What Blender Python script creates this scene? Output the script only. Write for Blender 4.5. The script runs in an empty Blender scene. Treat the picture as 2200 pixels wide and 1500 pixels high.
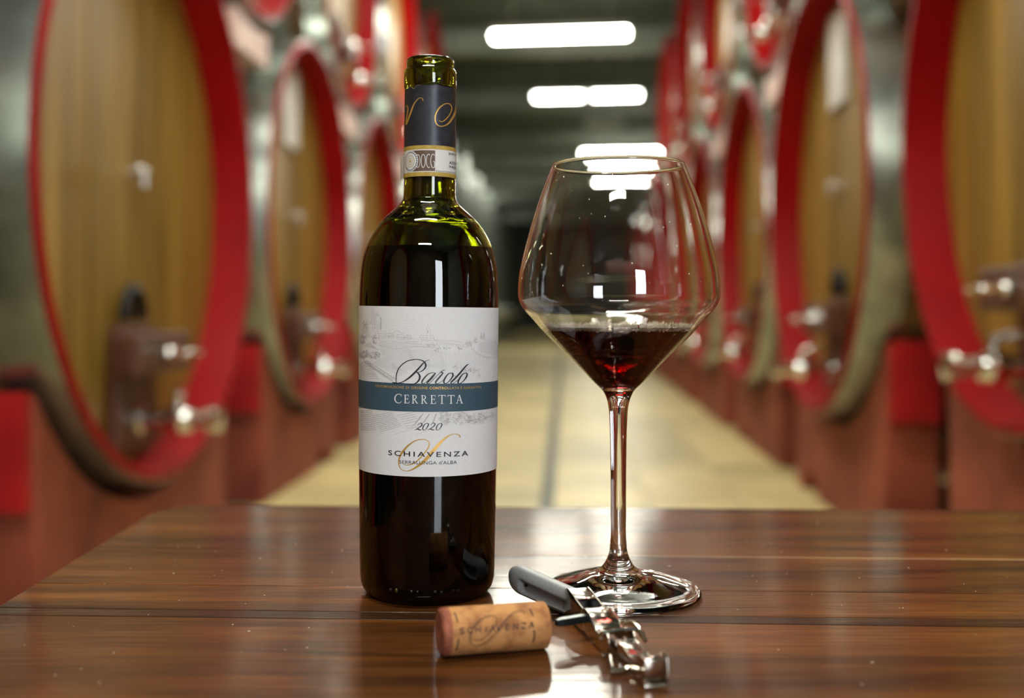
import bpy, bmesh, math, random
from mathutils import Vector, Matrix
random.seed(7)
sc = bpy.context.scene
COL = sc.collection
PI = math.pi

# ------------------------------------------------------------------ camera, world, exposure
F, HX, HY = 2400.0, 1100.0, 660.0          # focal length in pixels of a 2200 x 1500 frame, optical axis
TABLE = 0.76
CAMZ = TABLE + 0.154
cam_d = bpy.data.cameras.new('camera')
cam = bpy.data.objects.new('camera', cam_d)
COL.objects.link(cam)
cam.location = (0, 0, CAMZ)
cam.rotation_euler = (PI / 2, 0, 0)
cam_d.sensor_width = 36
cam_d.lens = 36 * F / 2200
cam_d.shift_y = -90 / 2200
cam_d.clip_start = 0.02
cam_d.clip_end = 200
cam_d.dof.use_dof = True
cam_d.dof.focus_distance = 0.578
cam_d.dof.aperture_fstop = 4.2
sc.camera = cam
w = bpy.data.worlds.new('world')
sc.world = w
w.use_nodes = True
w.node_tree.nodes['Background'].inputs[0].default_value = (0.5, 0.55, 0.6, 1)
w.node_tree.nodes['Background'].inputs[1].default_value = 0.02
sc.view_settings.view_transform = 'Standard'
sc.view_settings.look = 'None'
sc.view_settings.gamma = 1
sc.view_settings.use_curve_mapping = False
sc.view_settings.exposure = 2.45
LAMP = 15.0            # emission of the lit ceiling lamps
sc.cycles.max_bounces = 12
sc.cycles.transmission_bounces = 12
sc.cycles.glossy_bounces = 5
sc.cycles.diffuse_bounces = 3
sc.cycles.use_adaptive_sampling = True
sc.cycles.adaptive_threshold = 0.03
sc.cycles.adaptive_min_samples = 16

FILL = 3.2              # cool fill light from the frosted doorway added at the photographer's back

# ------------------------------------------------------------------ helpers
def lin(c):
    c /= 255.0
    return c / 12.92 if c <= 0.04045 else ((c + 0.055) / 1.055) ** 2.4
def C(r, g, b): return (lin(r), lin(g), lin(b), 1)

def mat(name, col=(0.5, 0.5, 0.5, 1), rough=0.5, metal=0.0, **kw):
    m = bpy.data.materials.new(name)
    m.use_nodes = True
    b = m.node_tree.nodes['Principled BSDF']
    b.inputs['Base Color'].default_value = col
    b.inputs['Roughness'].default_value = rough
    b.inputs['Metallic'].default_value = metal
    for k, v in kw.items():
        b.inputs[k.replace('_', ' ')].default_value = v
    return m

def noisy(m, c1, c2, scale=(1, 1, 1), nscale=5.0, detail=6, bump=0.0, lo=0.35, hi=0.65, rough=None, per_object=0.0, dist=0.0):
    """mix two own colours of the material by a stretched noise, with fine relief"""
    nt = m.node_tree; N = nt.nodes; L = nt.links
    b = N['Principled BSDF']
    tc = N.new('ShaderNodeTexCoord'); mp = N.new('ShaderNodeMapping')
    mp.inputs['Scale'].default_value = scale
    L.new(tc.outputs['Object'], mp.inputs['Vector'])
    vec = mp.outputs['Vector']
    if per_object:
        oi = N.new('ShaderNodeObjectInfo'); mul = N.new('ShaderNodeMath'); mul.operation = 'MULTIPLY'
        mul.inputs[1].default_value = per_object
        L.new(oi.outputs['Random'], mul.inputs[0])
        add = N.new('ShaderNodeVectorMath'); add.operation = 'ADD'
        L.new(vec, add.inputs[0]); L.new(mul.outputs[0], add.inputs[1])
        vec = add.outputs[0]
    no = N.new('ShaderNodeTexNoise')
    no.inputs['Scale'].default_value = nscale; no.inputs['Detail'].default_value = detail
    no.inputs['Distortion'].default_value = dist
    L.new(vec, no.inputs['Vector'])
    rp = N.new('ShaderNodeValToRGB')
    rp.color_ramp.elements[0].position = lo; rp.color_ramp.elements[0].color = c1
    rp.color_ramp.elements[1].position = hi; rp.color_ramp.elements[1].color = c2
    L.new(no.outputs['Fac'], rp.inputs['Fac'])
    out = rp.outputs['Color']
    if per_object:
        hs = N.new('ShaderNodeHueSaturation')
        mr = N.new('ShaderNodeMapRange'); mr.inputs['To Min'].default_value = 0.78; mr.inputs['To Max'].default_value = 1.18
        L.new(oi.outputs['Random'], mr.inputs['Value']); L.new(mr.outputs[0], hs.inputs['Value'])
        L.new(out, hs.inputs['Color']); out = hs.outputs['Color']
    L.new(out, b.inputs['Base Color'])
    if bump:
        bp = N.new('ShaderNodeBump'); bp.inputs['Strength'].default_value = bump; bp.inputs['Distance'].default_value = 0.002
        L.new(no.outputs['Fac'], bp.inputs['Height']); L.new(bp.outputs[0], b.inputs['Normal'])
    return m

def mesh(name, verts, faces, smooth=False, recalc=True):
    me = bpy.data.meshes.new(name)
    me.from_pydata([tuple(v) for v in verts], [], faces)
    if recalc:
        bm = bmesh.new(); bm.from_mesh(me)
        bmesh.ops.recalc_face_normals(bm, faces=bm.faces)
        bm.to_mesh(me); bm.free()
    if smooth:
        me.polygons.foreach_set('use_smooth', [True] * len(me.polygons))
        if smooth == 'auto':
            bm = bmesh.new(); bm.from_mesh(me)
            for e in bm.edges:
                if len(e.link_faces) == 2 and e.calc_face_angle(0) > 0.6: e.smooth = False
            bm.to_mesh(me); bm.free()
    me.update()
    return me

def obj(name, me, m=None, parent=None, kind=None):
    o = bpy.data.objects.new(name, me)
    COL.objects.link(o)
    if m and me and not me.materials: me.materials.append(m)
    if parent: o.parent = parent
    if kind: o['kind'] = kind
    return o

def tag(o, label, cat, group=None):
    o['label'] = label; o['category'] = cat
    if group: o['group'] = group
    return o

def empty(name, loc=(0, 0, 0), rot=(0, 0, 0), scale=1.0):
    o = bpy.data.objects.new(name, None); COL.objects.link(o)
    o.empty_display_size = 0.05
    o.location = loc; o.rotation_euler = rot; o.scale = (scale,) * 3
    return o

def copy_tree(root, parent=None):
    c = root.copy(); COL.objects.link(c); c.parent = parent
    for ch in list(root.children): copy_tree(ch, c)
    return c

class MB:
    def __init__(s): s.v = []; s.f = []
    def add(s, v, f):
        k = len(s.v); s.v += [tuple(x) for x in v]; s.f += [tuple(i + k for i in q) for q in f]; return s
    def box(s, a, b):
        x0, y0, z0 = a; x1, y1, z1 = b
        return s.add([(x0, y0, z0), (x1, y0, z0), (x1, y1, z0), (x0, y1, z0), (x0, y0, z1), (x1, y0, z1), (x1, y1, z1), (x0, y1, z1)],
                     [(0, 3, 2, 1), (4, 5, 6, 7), (0, 1, 5, 4), (1, 2, 6, 5), (2, 3, 7, 6), (3, 0, 4, 7)])
    def tube(s, pts, rad, n=12, cap=True):
        """tube along a polyline, rad a number or a list"""
        pts = [Vector(p) for p in pts]
        rads = rad if isinstance(rad, (list, tuple)) else [rad] * len(pts)
        V = []; Fc = []; prev = None
        for i, p in enumerate(pts):
            d = (pts[min(i + 1, len(pts) - 1)] - pts[max(i - 1, 0)]).normalized()
            if prev is None:
                a = Vector((0, 0, 1)) if abs(d.z) < 0.9 else Vector((1, 0, 0))
                x = d.cross(a).normalized()
            else:
                x = (prev - d * prev.dot(d)).normalized()
            prev = x; y = d.cross(x)
            for j in range(n):
                t = 2 * PI * j / n
                V.append(p + (x * math.cos(t) + y * math.sin(t)) * rads[i])
        for i in range(len(pts) - 1):
            for j in range(n):
                k = (j + 1) % n
                Fc.append((i * n + j, i * n + k, (i + 1) * n + k, (i + 1) * n + j))
        if cap:
            Fc.append(tuple(range(n))[::-1]); Fc.append(tuple((len(pts) - 1) * n + j for j in range(n)))
        return s.add(V, Fc)
    def prism(s, outline, axis, a, b):
        """extrude a 2D outline; axis 'x': outline is (y,z); 'y': (x,z); 'z': (x,y)"""
        def P(q, t): return {'x': (t, q[0], q[1]), 'y': (q[0], t, q[1]), 'z': (q[0], q[1], t)}[axis]
        n = len(outline)
        V = [P(q, a) for q in outline] + [P(q, b) for q in outline]
        Fc = [tuple(range(n))[::-1], tuple(range(n, 2 * n))] + [(i, (i + 1) % n, n + (i + 1) % n, n + i) for i in range(n)]
        return s.add(V, Fc)
    def sphere(s, c, r, n=10, m=6, sc_=(1, 1, 1)):
        V = [(c[0], c[1], c[2] - r * sc_[2])]; Fc = []
        for i in range(1, m):
            p = -PI / 2 + PI * i / m
            for j in range(n):
                t = 2 * PI * j / n
                V.append((c[0] + r * sc_[0] * math.cos(p) * math.cos(t), c[1] + r * sc_[1] * math.cos(p) * math.sin(t), c[2] + r * sc_[2] * math.sin(p)))
        V.append((c[0], c[1], c[2] + r * sc_[2])); top = len(V) - 1
        for j in range(n):
            k = (j + 1) % n
            Fc.append((0, 1 + k, 1 + j)); Fc.append((top, 1 + (m - 2) * n + j, 1 + (m - 2) * n + k))
            for i in range(m - 2):
                Fc.append((1 + i * n + j, 1 + i * n + k, 1 + (i + 1) * n + k, 1 + (i + 1) * n + j))
        return s.add(V, Fc)
    def lathe(s, prof, n=64, axis='z'):
        V = []; rings = []
        for r, z in prof:
            if r < 1e-6:
                rings.append([len(V)]); V.append((0, 0, z))
            else:
                rings.append(list(range(len(V), len(V) + n)))
                V += [(r * math.cos(2 * PI * j / n), r * math.sin(2 * PI * j / n), z) for j in range(n)]
        Fc = []
        for a, b in zip(rings[:-1], rings[1:]):
            for j in range(n):
                k = (j + 1) % n
                if len(a) == 1 and len(b) == 1: continue
                if len(a) == 1: Fc.append((a[0], b[k], b[j]))
                elif len(b) == 1: Fc.append((a[j], a[k], b[0]))
                else: Fc.append((a[j], a[k], b[k], b[j]))
        if axis == 'x': V = [(z, x, y) for x, y, z in V]
        return s.add(V, Fc)
    def mesh(s, name, smooth=False, recalc=True): return mesh(name, s.v, s.f, smooth, recalc)
    def build(s, name, m, parent=None, smooth=False, kind=None): return obj(name, s.mesh(name, smooth), m, parent, kind)

def catmull(pts, k=8):
    out = []
    n = len(pts)
    for i in range(n - 1):
        p0 = pts[max(i - 1, 0)]; p1 = pts[i]; p2 = pts[i + 1]; p3 = pts[min(i + 2, n - 1)]
        for j in range(k):
            t = j / k
            out.append(tuple(0.5 * (2 * b + (c - a) * t + (2 * a - 5 * b + 4 * c - d) * t * t + (3 * b - a - 3 * c + d) * t ** 3)
                             for a, b, c, d in zip(p0, p1, p2, p3)))
    out.append(tuple(pts[-1]))
    return out

def smooth_profile(pts, k=6):
    """Hermite curve with tangents weighted by spacing, so that uneven points do not overshoot"""
    n = len(pts)
    d = [max(math.dist(a, b), 1e-9) for a, b in zip(pts[:-1], pts[1:])]
    sl = [tuple((b - a) / q for a, b in zip(pts[i], pts[i + 1])) for i, q in enumerate(d)]
    m = [sl[0]] + [tuple((sl[i - 1][c] * d[i] + sl[i][c] * d[i - 1]) / (d[i] + d[i - 1]) for c in (0, 1)) for i in range(1, n - 1)] + [sl[-1]]
    out = []
    for i in range(n - 1):
        for j in range(k):
            t = j / k
            h = (2 * t ** 3 - 3 * t * t + 1, t ** 3 - 2 * t * t + t, -2 * t ** 3 + 3 * t * t, t ** 3 - t * t)
            out.append(tuple(h[0] * pts[i][c] + h[1] * d[i] * m[i][c] + h[2] * pts[i + 1][c] + h[3] * d[i] * m[i + 1][c] for c in (0, 1)))
    out.append(tuple(pts[-1]))
    return out

def bevel(me, off, seg=2, test=None):
    bm = bmesh.new(); bm.from_mesh(me)
    es = [e for e in bm.edges if len(e.link_faces) == 2 and e.calc_face_angle(0) > 0.5 and (test is None or test(e))]
    bmesh.ops.bevel(bm, geom=es, offset=off, segments=seg, profile=0.5, affect='EDGES', clamp_overlap=True)
    bm.to_mesh(me); bm.free(); me.update()
    return me

# aisle frame: u across (right positive), v along the aisle away from the camera
TH = math.atan(115 / 2400)
CT, ST = math.cos(TH), math.sin(TH)
def A(u, v, z=0.0): return (u * CT + v * ST, -u * ST + v * CT, z)

# ------------------------------------------------------------------ materials of the cellar
M = {}
M['tile'] = noisy(mat('floor_tile', rough=0.42), C(176, 161, 110), C(202, 186, 132), nscale=3, per_object=7.0, bump=0.05)
M['grout'] = noisy(mat('floor_grout', rough=0.6), C(152, 140, 98), C(172, 158, 110), nscale=2.5)
M['drain'] = noisy(mat('drain_channel', rough=0.5, metal=0.3), C(40, 48, 40), C(60, 70, 58), nscale=30)
M['wall'] = noisy(mat('cellar_wall', rough=0.85), C(96, 92, 80), C(126, 120, 104), nscale=2, bump=0.2)
M['ceil'] = noisy(mat('cellar_ceiling', rough=0.8), C(78, 92, 88), C(102, 116, 110), nscale=1.2, bump=0.1)
M['beam'] = noisy(mat('ceiling_beam', rough=0.7), C(136, 146, 136), C(160, 168, 158), nscale=2)
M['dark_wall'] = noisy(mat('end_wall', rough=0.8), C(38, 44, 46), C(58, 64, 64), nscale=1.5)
M['head'] = noisy(mat('oak_head', rough=0.42), C(116, 88, 28), C(158, 126, 54), scale=(6, 6, 0.35), nscale=3.2, per_object=11.0, bump=0.1)
M['stave'] = noisy(mat('oak_stave', rough=0.6), C(84, 60, 32), C(122, 92, 52), scale=(0.4, 5, 5), nscale=4, bump=0.15)
M['red'] = noisy(mat('red_paint', rough=0.5, Specular_IOR_Level=0.12), C(132, 0, 5), C(148, 1, 7), nscale=4)
M['redblock'] = noisy(mat('red_block_paint', rough=0.5), C(160, 14, 20), C(190, 22, 26), nscale=5)
M['brick'] = noisy(mat('brick_paint', rough=0.7), C(112, 44, 28), C(160, 78, 54), nscale=3.5, lo=0.3, hi=0.7, bump=0.15, per_object=5.0)
M['hoop'] = noisy(mat('galvanised_hoop', rough=0.27, metal=0.95), C(150, 156, 152), C(182, 188, 182), nscale=9)
M['chrome'] = mat('chrome', C(225, 225, 222), 0.12, 1.0)
M['satin'] = mat('satin_steel', C(205, 205, 200), 0.4, 1.0)
M['steel'] = noisy(mat('tank_steel', rough=0.33, metal=0.9), C(116, 126, 120), C(144, 152, 146), scale=(1, 1, 0.2), nscale=5)
M['doorwood'] = noisy(mat('door_wood', rough=0.5), C(64, 36, 20), C(98, 56, 32), scale=(5, 5, 0.6), nscale=4)
M['iron'] = mat('dark_iron', C(36, 34, 32), 0.45, 0.7)
M['plate'] = noisy(mat('sign_plate', rough=0.4), C(196, 194, 190), C(224, 222, 218), nscale=6)
M['chock'] = noisy(mat('pale_pink_paint', rough=0.5), C(190, 150, 140), C(222, 196, 184), nscale=7)
def emit(name, col, s):
    m = mat(name, (0.8, 0.8, 0.8, 1), 0.4)
    b = m.node_tree.nodes['Principled BSDF']
    b.inputs['Emission Color'].default_value = col
    b.inputs['Emission Strength'].default_value = s
    return m
M['lamp_on'] = emit('lamp_diffuser_lit', (1.0, 0.975, 0.83, 1), LAMP)
M['lamp_dim'] = emit('lamp_louvre_lit', (1.0, 0.975, 0.83, 1), LAMP * 0.5)
M['lamp_off'] = mat('lamp_diffuser_unlit', C(170, 176, 168), 0.4)
M['lamp_body'] = mat('lamp_housing', C(196, 200, 194), 0.45)

# ------------------------------------------------------------------ room shell (in the aisle frame)
V0, V1, UL, UR, ZC = -4.6, 46.0, -3.9, 3.8, 4.5
def quad_struct(name, pts, m, thick, n):
    """slab with an outer side along n"""
    n = Vector(n) * thick
    b = MB(); P = [Vector(p) for p in pts]
    b.add(P + [p + n for p in P], [(0, 1, 2, 3), (7, 6, 5, 4), (0, 4, 5, 1), (1, 5, 6, 2), (2, 6, 7, 3), (3, 7, 4, 0)])
    o = b.build(name, m); o['kind'] = 'structure'
    return o
floor = quad_struct('floor', [A(UL, V0), A(UR, V0), A(UR, V1), A(UL, V1)], M['grout'], 0.15, (0, 0, -1))
ceiling = quad_struct('ceiling', [A(UL, V0, ZC), A(UR, V0, ZC), A(UR, V1, ZC), A(UL, V1, ZC)], M['ceil'], 0.2, (0, 0, 1))
quad_struct('wall_left', [A(UL, V0, 0), A(UL, V1, 0), A(UL, V1, ZC), A(UL, V0, ZC)], M['wall'], 0.2, (-CT, ST, 0))
quad_struct('wall_right', [A(UR, V0, 0), A(UR, V1, 0), A(UR, V1, ZC), A(UR, V0, ZC)], M['wall'], 0.2, (CT, -ST, 0))
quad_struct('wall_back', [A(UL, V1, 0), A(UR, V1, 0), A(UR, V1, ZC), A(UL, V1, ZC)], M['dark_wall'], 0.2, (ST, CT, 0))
quad_struct('wall_front', [A(UL, V0, 0), A(UR, V0, 0), A(UR, V0, ZC), A(UL, V0, ZC)], M['wall'], 0.2, (-ST, -CT, 0))

# doorway added behind the photographer to light the label: frame and glowing frosted pane
M['fill_pane'] = emit('frosted_fill_pane', (0.86, 0.93, 1.0, 1), FILL)
M['frame'] = mat('fill_window_frame', C(70, 74, 76), 0.5)
win = empty('fill_window_1', A(2.15, V0 + 0.02, 0), (0, 0, -TH)); win['kind'] = 'structure'
MB().box((-0.60, 0.0, 0.3), (0.60, 0.02, 2.9)).build('pane', M['fill_pane'], win)
for x in (-0.68, 0.60): MB().box((x, 0, 0.2), (x + 0.08, 0.06, 3.0)).build('jamb', M['frame'], win)
for z in (0.21, 2.9): MB().box((-0.60, 0, z), (0.60, 0.06, z + 0.09)).build('rail', M['frame'], win)

# floor tiles of the aisle: raised pieces with joints, children of the floor
proto = None
cols = [(-1.41 + 0.43 * i, 0.42) for i in range(3)] + [(-0.05 + 0.44 * i, 0.43) for i in range(3)]
tile_me = {}
for wd in (0.42, 0.43):
    b = MB().box((0, 0, 0), (wd, 0.43, 0.005))
    tile_me[wd] = bevel(b.mesh('tile'), 0.002, 1)
    tile_me[wd].materials.append(M['tile'])
for r in range(44):
    for u, wd in cols:
        t = obj('tile', tile_me[wd], None, floor)
        t.location = A(u, 1.2 + 0.44 * r, 0.0); t.rotation_euler = (0, 0, -TH)
b = MB().box((-0.115, -3, 0), (-0.057, V1 - 0.1, 0.004))
d = b.build('drain_channel', M['drain'], floor); d.rotation_euler = (0, 0, -TH)
# ceiling beams
for v in (2.5, 6.5, 10.5, 14.5, 18.5, 22.5, 26.5, 30.5, 34.5, 38.5, 42.5):
    b = MB().box((UL + 0.01, -0.14, -0.30), (UR - 0.01, 0.14, 0))
    o = b.build('ceiling_beam', M['beam'], ceiling)
    o.location = A(0, v, ZC); o.rotation_euler = (0, 0, -TH)

# ------------------------------------------------------------------ ceiling lamps
def lamp(X, Y, z, mt, label, halves=1, yaw=-0.12, L=1.5):
    t = empty('ceiling_lamp', (X, Y, z), (0, 0, yaw))
    tag(t, label, 'lamp', 'fluorescent lamps along the ceiling')
    body = MB().prism([(-0.11, 0.0), (0.11, 0.0), (0.09, 0.07), (-0.09, 0.07)], 'x', -L / 2, L / 2)
    obj('housing', body.mesh('housing'), M['lamp_body'], t)
    for i in range(halves):
        a = -L / 2 + 0.03 + i * (L / halves + 0.05 * (halves - 1)); e = a + L / halves - 0.06 - 0.05 * (halves - 1)
        prof = [(0.10 * math.cos(q), -0.055 * math.sin(q)) for q in [PI * k / 8 for k in range(9)]]
        dm = MB().prism(prof, 'x', a, e).mesh('diffuser', 'auto')
        obj('diffuser', dm, mt, t)
    for s in (-1, 1):
        MB().box((s * L / 2 - 0.02, -0.105, -0.045), (s * L / 2 + 0.02, 0.105, 0.0)).build('end_cap', M['lamp_body'], t)
        MB().tube([(s * L * 0.35, 0, 0.07), (s * L * 0.35, 0, ZC - z)], 0.006, 6).build('suspension_rod', M['lamp_body'], t)
LZ = 3.88
lamp(0.524, 12.1, LZ, M['lamp_on'], 'bright white ceiling lamp nearest the top of the picture')
lamp(1.053, 15.6, LZ, M['lamp_dim'], 'ceiling lamp with two lit halves below the topmost lamp', 2)
lamp(1.50, 18.2, LZ, M['lamp_off'], 'small pale unlit ceiling lamp above the wine glass', 1, L=0.6)
lamp(2.38, 23.5, LZ, M['lamp_on'], 'ceiling lamp seen through the glass just below its rim')
lamp(2.53, 25.8, LZ, M['lamp_on'], 'farthest ceiling lamp seen through the upper bowl of the glass')
for v_, nm_ in ((26.5, 'nearest'), (33.0, 'middle'), (39.5, 'farthest')):  # unseen lamps added to brighten the dark far end
    lamp(*A(-3.1, v_)[:2], 4.2, M['lamp_on'], f'hidden fill lamp added above the row of steel tanks, {nm_} of three', 1, -TH)
lamp(2.09, 21.4, LZ, M['lamp_on'], 'bright ceiling lamp just above the rim of the wine glass')
lamp(0.06, 9.25, LZ, M['lamp_on'], 'ceiling lamp mirrored in the tabletop before the corkscrew')
for X, Y in ((-0.05, 6.2), (-0.15, 3.3), (-0.25, 0.4), (-0.3, -2.5)):
    lamp(X, Y, LZ, M['lamp_on'], {6.2: 'lit ceiling lamp above the gap between the nearest and second casks', 3.3: 'lit ceiling lamp above the nearest casks', 0.4: 'lit ceiling lamp straight above the wine bottle', -2.5: 'lit ceiling lamp behind the photographer'}[Y], 1, -TH)

# ------------------------------------------------------------------ casks
R0 = 0.95; LEN = 2.0; REC = 0.15
def rb(x): return R0 + 0.085 * (1 - (x + 1.0) ** 2)
def make_cask():
    """head faces local +X, origin under the head at the lowest point of the chime, z up"""
    t = empty('wine_cask')
    def up(me):
        for v in me.vertices: v.co.z += R0
        return me
    prof = [(0.0, -0.16)] + [(R0 - 0.065, -0.16)]
    prof = [(0, -LEN + 0.1), (R0 - 0.06, -LEN + 0.1), (R0 - 0.06, -LEN)] + [(rb(x) , x) for x in [-LEN + LEN * k / 20 for k in range(20)]] + [(rb(-0.012), -0.012), (R0 - 0.014, -0.012), (R0 - 0.038, -REC - 0.035), (0, -REC - 0.035)]
    obj('body', up(MB().lathe(prof, 72, 'x').mesh('body', 'auto')), M['stave'], t)
    ring = [(R0 - 0.052, -REC), (R0 - 0.028, -0.012), (R0 - 0.025, 0), (R0 - 0.008, 0), (R0 + 0.0, -0.006), (rb(-0.014) + 0.001, -0.014), (R0 - 0.013, -0.0135), (R0 - 0.042, -REC)]
    obj('chime_ring', up(MB().lathe(ring + [ring[0]], 96, 'x').mesh('chime_ring', 'auto')), M['red'], t)
    for x, wd in ((-0.087, 0.145), (-0.31, 0.10), (-0.58, 0.10), (-1.42, 0.10), (-1.69, 0.10), (-1.9, 0.12)):
        a, e = x - wd / 2, x + wd / 2
        pr = [(rb(a), a), (rb(a) + 0.005, a), (rb(x) + 0.0055, x), (rb(e) + 0.005, e), (rb(e), e)]
        obj('hoop', up(MB().lathe(pr, 96, 'x').mesh('hoop', 'auto')), M['hoop'], t)
    # head staves, upright boards cut to the circle
    rh = R0 - 0.050
    edges = [-rh, -0.70, -0.50, -0.31, -0.115, 0.09, 0.29, 0.49, 0.69, rh]
    for i, (a, e) in enumerate(zip(edges[:-1], edges[1:])):
        a += 0.0015; e -= 0.0015
        n = 8
        ys = [a + (e - a) * k / n for k in range(n + 1)]
        up_ = [(y, R0 + math.sqrt(max(rh * rh - y * y, 0.0001))) for y in ys]
        lo_ = [(y, R0 - math.sqrt(max(rh * rh - y * y, 0.0001))) for y in reversed(ys)]
        me = MB().prism(up_ + lo_, 'x', -REC - 0.03, -REC + (0.002 if i % 2 else 0.0)).mesh('head_stave')
        obj('head_stave', me, M['head'], t)
    # manhole door with crossbar, screw and handle
    hx = -REC + 0.002
    door = MB().prism([(-0.19, 0.10), (0.19, 0.10), (0.15, 0.50), (-0.15, 0.50)], 'x', hx, hx + 0.035).mesh('door')
    dr = obj('door', bevel(door, 0.008, 2), M['doorwood'], t)
    bar = bevel(MB().box((hx + 0.036, -0.25, 0.345), (hx + 0.125, 0.25, 0.475)).mesh('crossbar'), 0.01, 2)
    obj('crossbar', bar, M['doorwood'], dr)
    sc_ = MB().tube([(hx + 0.10, 0, 0.41), (hx + 0.22, 0, 0.41)], 0.017, 12).tube([(hx + 0.20, -0.11, 0.41), (hx + 0.20, 0.11, 0.41)], 0.014, 10)
    sc_.tube([(hx + 0.12, 0, 0.41), (hx + 0.145, 0, 0.41)], 0.04, 6)
    obj('clamp_screw', sc_.mesh('clamp_screw', 'auto'), M['chrome'], dr)
    arch = [(hx + 0.02, 0.075 * math.cos(q), 0.52 + 0.10 * math.sin(q)) for q in [PI * k / 10 for k in range(11)]]
    obj('handle', MB().tube(arch, 0.02, 8).mesh('handle', 'auto'), M['iron'], dr)
    # drain tap
    tp = MB().lathe([(0, 0), (0.05, 0), (0.05, 0.015), (0.026, 0.018), (0.026, 0.10), (0.04, 0.105), (0.048, 0.13), (0.048, 0.155), (0.04, 0.18), (0.028, 0.185), (0.028, 0.24), (0.042, 0.242), (0.042, 0.275), (0.034, 0.28), (0, 0.28)], 20, 'x')
    tp.v = [(x + hx + 0.03, y, z + 0.19) for x, y, z in tp.v]
    tap = obj('drain_tap', tp.mesh('drain_tap', 'auto'), M['chrome'], t)
    lv = MB().tube([(hx + 0.172, 0, 0.19), (hx + 0.172, 0, 0.265)], 0.013, 10).tube([(hx + 0.172, 0, 0.262), (hx + 0.15, 0.06, 0.28), (hx + 0.13, 0.13, 0.285)], [0.016, 0.013, 0.015], 10)
    obj('tap_lever', lv.mesh('tap_lever', 'auto'), M['chrome'], tap)
    # sampling tap
    s = MB().tube([(hx, 0, 1.0), (hx + 0.07, 0, 1.0)], 0.012, 10).tube([(hx + 0.045, -0.05, 1.012), (hx + 0.045, 0.05, 1.012)], 0.010, 8)
    s.tube([(hx + 0.055, 0, 1.0), (hx + 0.058, 0, 0.955)], 0.009, 8)
    obj('sampling_tap', s.mesh('sampling_tap', 'auto'), M['satin'], t)
    return t

def cradle_outline(R, zc, half, notch):
    """outline (y, z) of a cradle: flat base with an arched opening, hollow top"""
    pts = [(-half, 0.0)]
    for cy in notch:
        pts += [(cy - 0.14, 0)] + [(cy - 0.14 * math.cos(q), 0.11 * math.sin(q)) for q in [PI * k / 8 for k in range(1, 8)]] + [(cy + 0.14, 0)]
    pts += [(half, 0.0)]
    top = lambda y: zc - math.sqrt(R * R - y * y)
    ys = [half - 2 * half * k / 20 for k in range(21)]
    pts += [(y, top(y)) for y in ys]
    return pts

first = [None]
def cask(side, u, v, zc, R, label, cat_group, plate=False):
    k = R / R0
    if first[0] is None:
        t = make_cask(); first[0] = t
    else:
        t = copy_tree(first[0])
        for ch in list(t.children):
            if ch.name.startswith('sign_plate'): bpy.data.objects.remove(ch)
    t.location = A(u, v, zc - R); t.scale = (k, k, k)
    t.rotation_euler = (0, 0, -TH if side < 0 else PI - TH)
    tag(t, label, 'cask', cat_group)
    t['_plate'] = plate
    return t

def add_plate(t):
    hx = -REC + 0.004
    b = MB().box((hx, -0.19, 1.36), (hx + 0.02, 0.12, 1.79))
    p = obj('sign_plate', bevel(b.mesh('sign_plate'), 0.006, 1), M['plate'], t)
    p['label'] = 'white sign plate'

def cradle(side, u, v, zc, R, front, label):
    rr = R * 1.062
    half = 0.80 * R / R0
    t = empty('barrel_cradle', A(u, v, 0), (0, 0, -TH if side < 0 else PI - TH))
    tag(t, label, 'cradle', 'painted cradles under the casks')
    x1 = (-0.07 if side < 0 else -0.11) if front else -1.62
    ol = cradle_outline(rr, zc, half, [0.48 if side < 0 else -0.48])
    obj('cradle_block', bevel(MB().prism(ol, 'x', x1 - 0.20, x1).mesh('cradle_block'), 0.006, 1), M['brick'], t)
    for s in (-1, 1):
        yo = half + 0.003
        zt = zc - math.sqrt(rr * rr - half * half)
        b = MB().prism([(s * yo, zt - 0.30), (s * (yo + 0.035), zt - 0.30), (s * (yo + 0.035), zt + 0.005), (s * yo, zt + 0.005)], 'x', x1 - 0.19, x1 - 0.012)
        obj('cheek_board', b.mesh('cheek_board'), M['redblock'], t)
    return t

ORD = ['nearest', 'second', 'third', 'fourth', 'fifth', 'sixth', 'seventh', 'eighth']
lower = {-1: [(-1.29, 3.61, 1.305, 0.95), (-1.32, 5.89, 1.35, 0.95), (-1.33, 8.1, 1.36, 0.93), (-1.33, 10.3, 1.36, 0.93)],
         1: [(1.11, 2.90, 1.45, 0.86), (1.08, 5.02, 1.40, 0.95), (1.10, 7.19, 1.38, 0.94), (1.10, 9.38, 1.38, 0.94), (1.10, 11.57, 1.38, 0.94), (1.12, 13.8, 1.38, 0.94), (1.12, 16.0, 1.38, 0.94), (1.12, 18.2, 1.38, 0.94)]}
upper = {-1: [(-1.33, 4.78, 3.06, 0.88), (-1.33, 7.0, 3.06, 0.88), (-1.33, 9.2, 3.06, 0.88), (-1.33, 11.4, 3.06, 0.88)],
         1: [(1.10, 3.98, 3.12, 0.85), (1.10, 6.1, 3.1, 0.88), (1.10, 8.3, 3.1, 0.88), (1.10, 10.48, 3.1, 0.88), (1.12, 12.69, 3.1, 0.88)]}
plates = []
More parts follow.
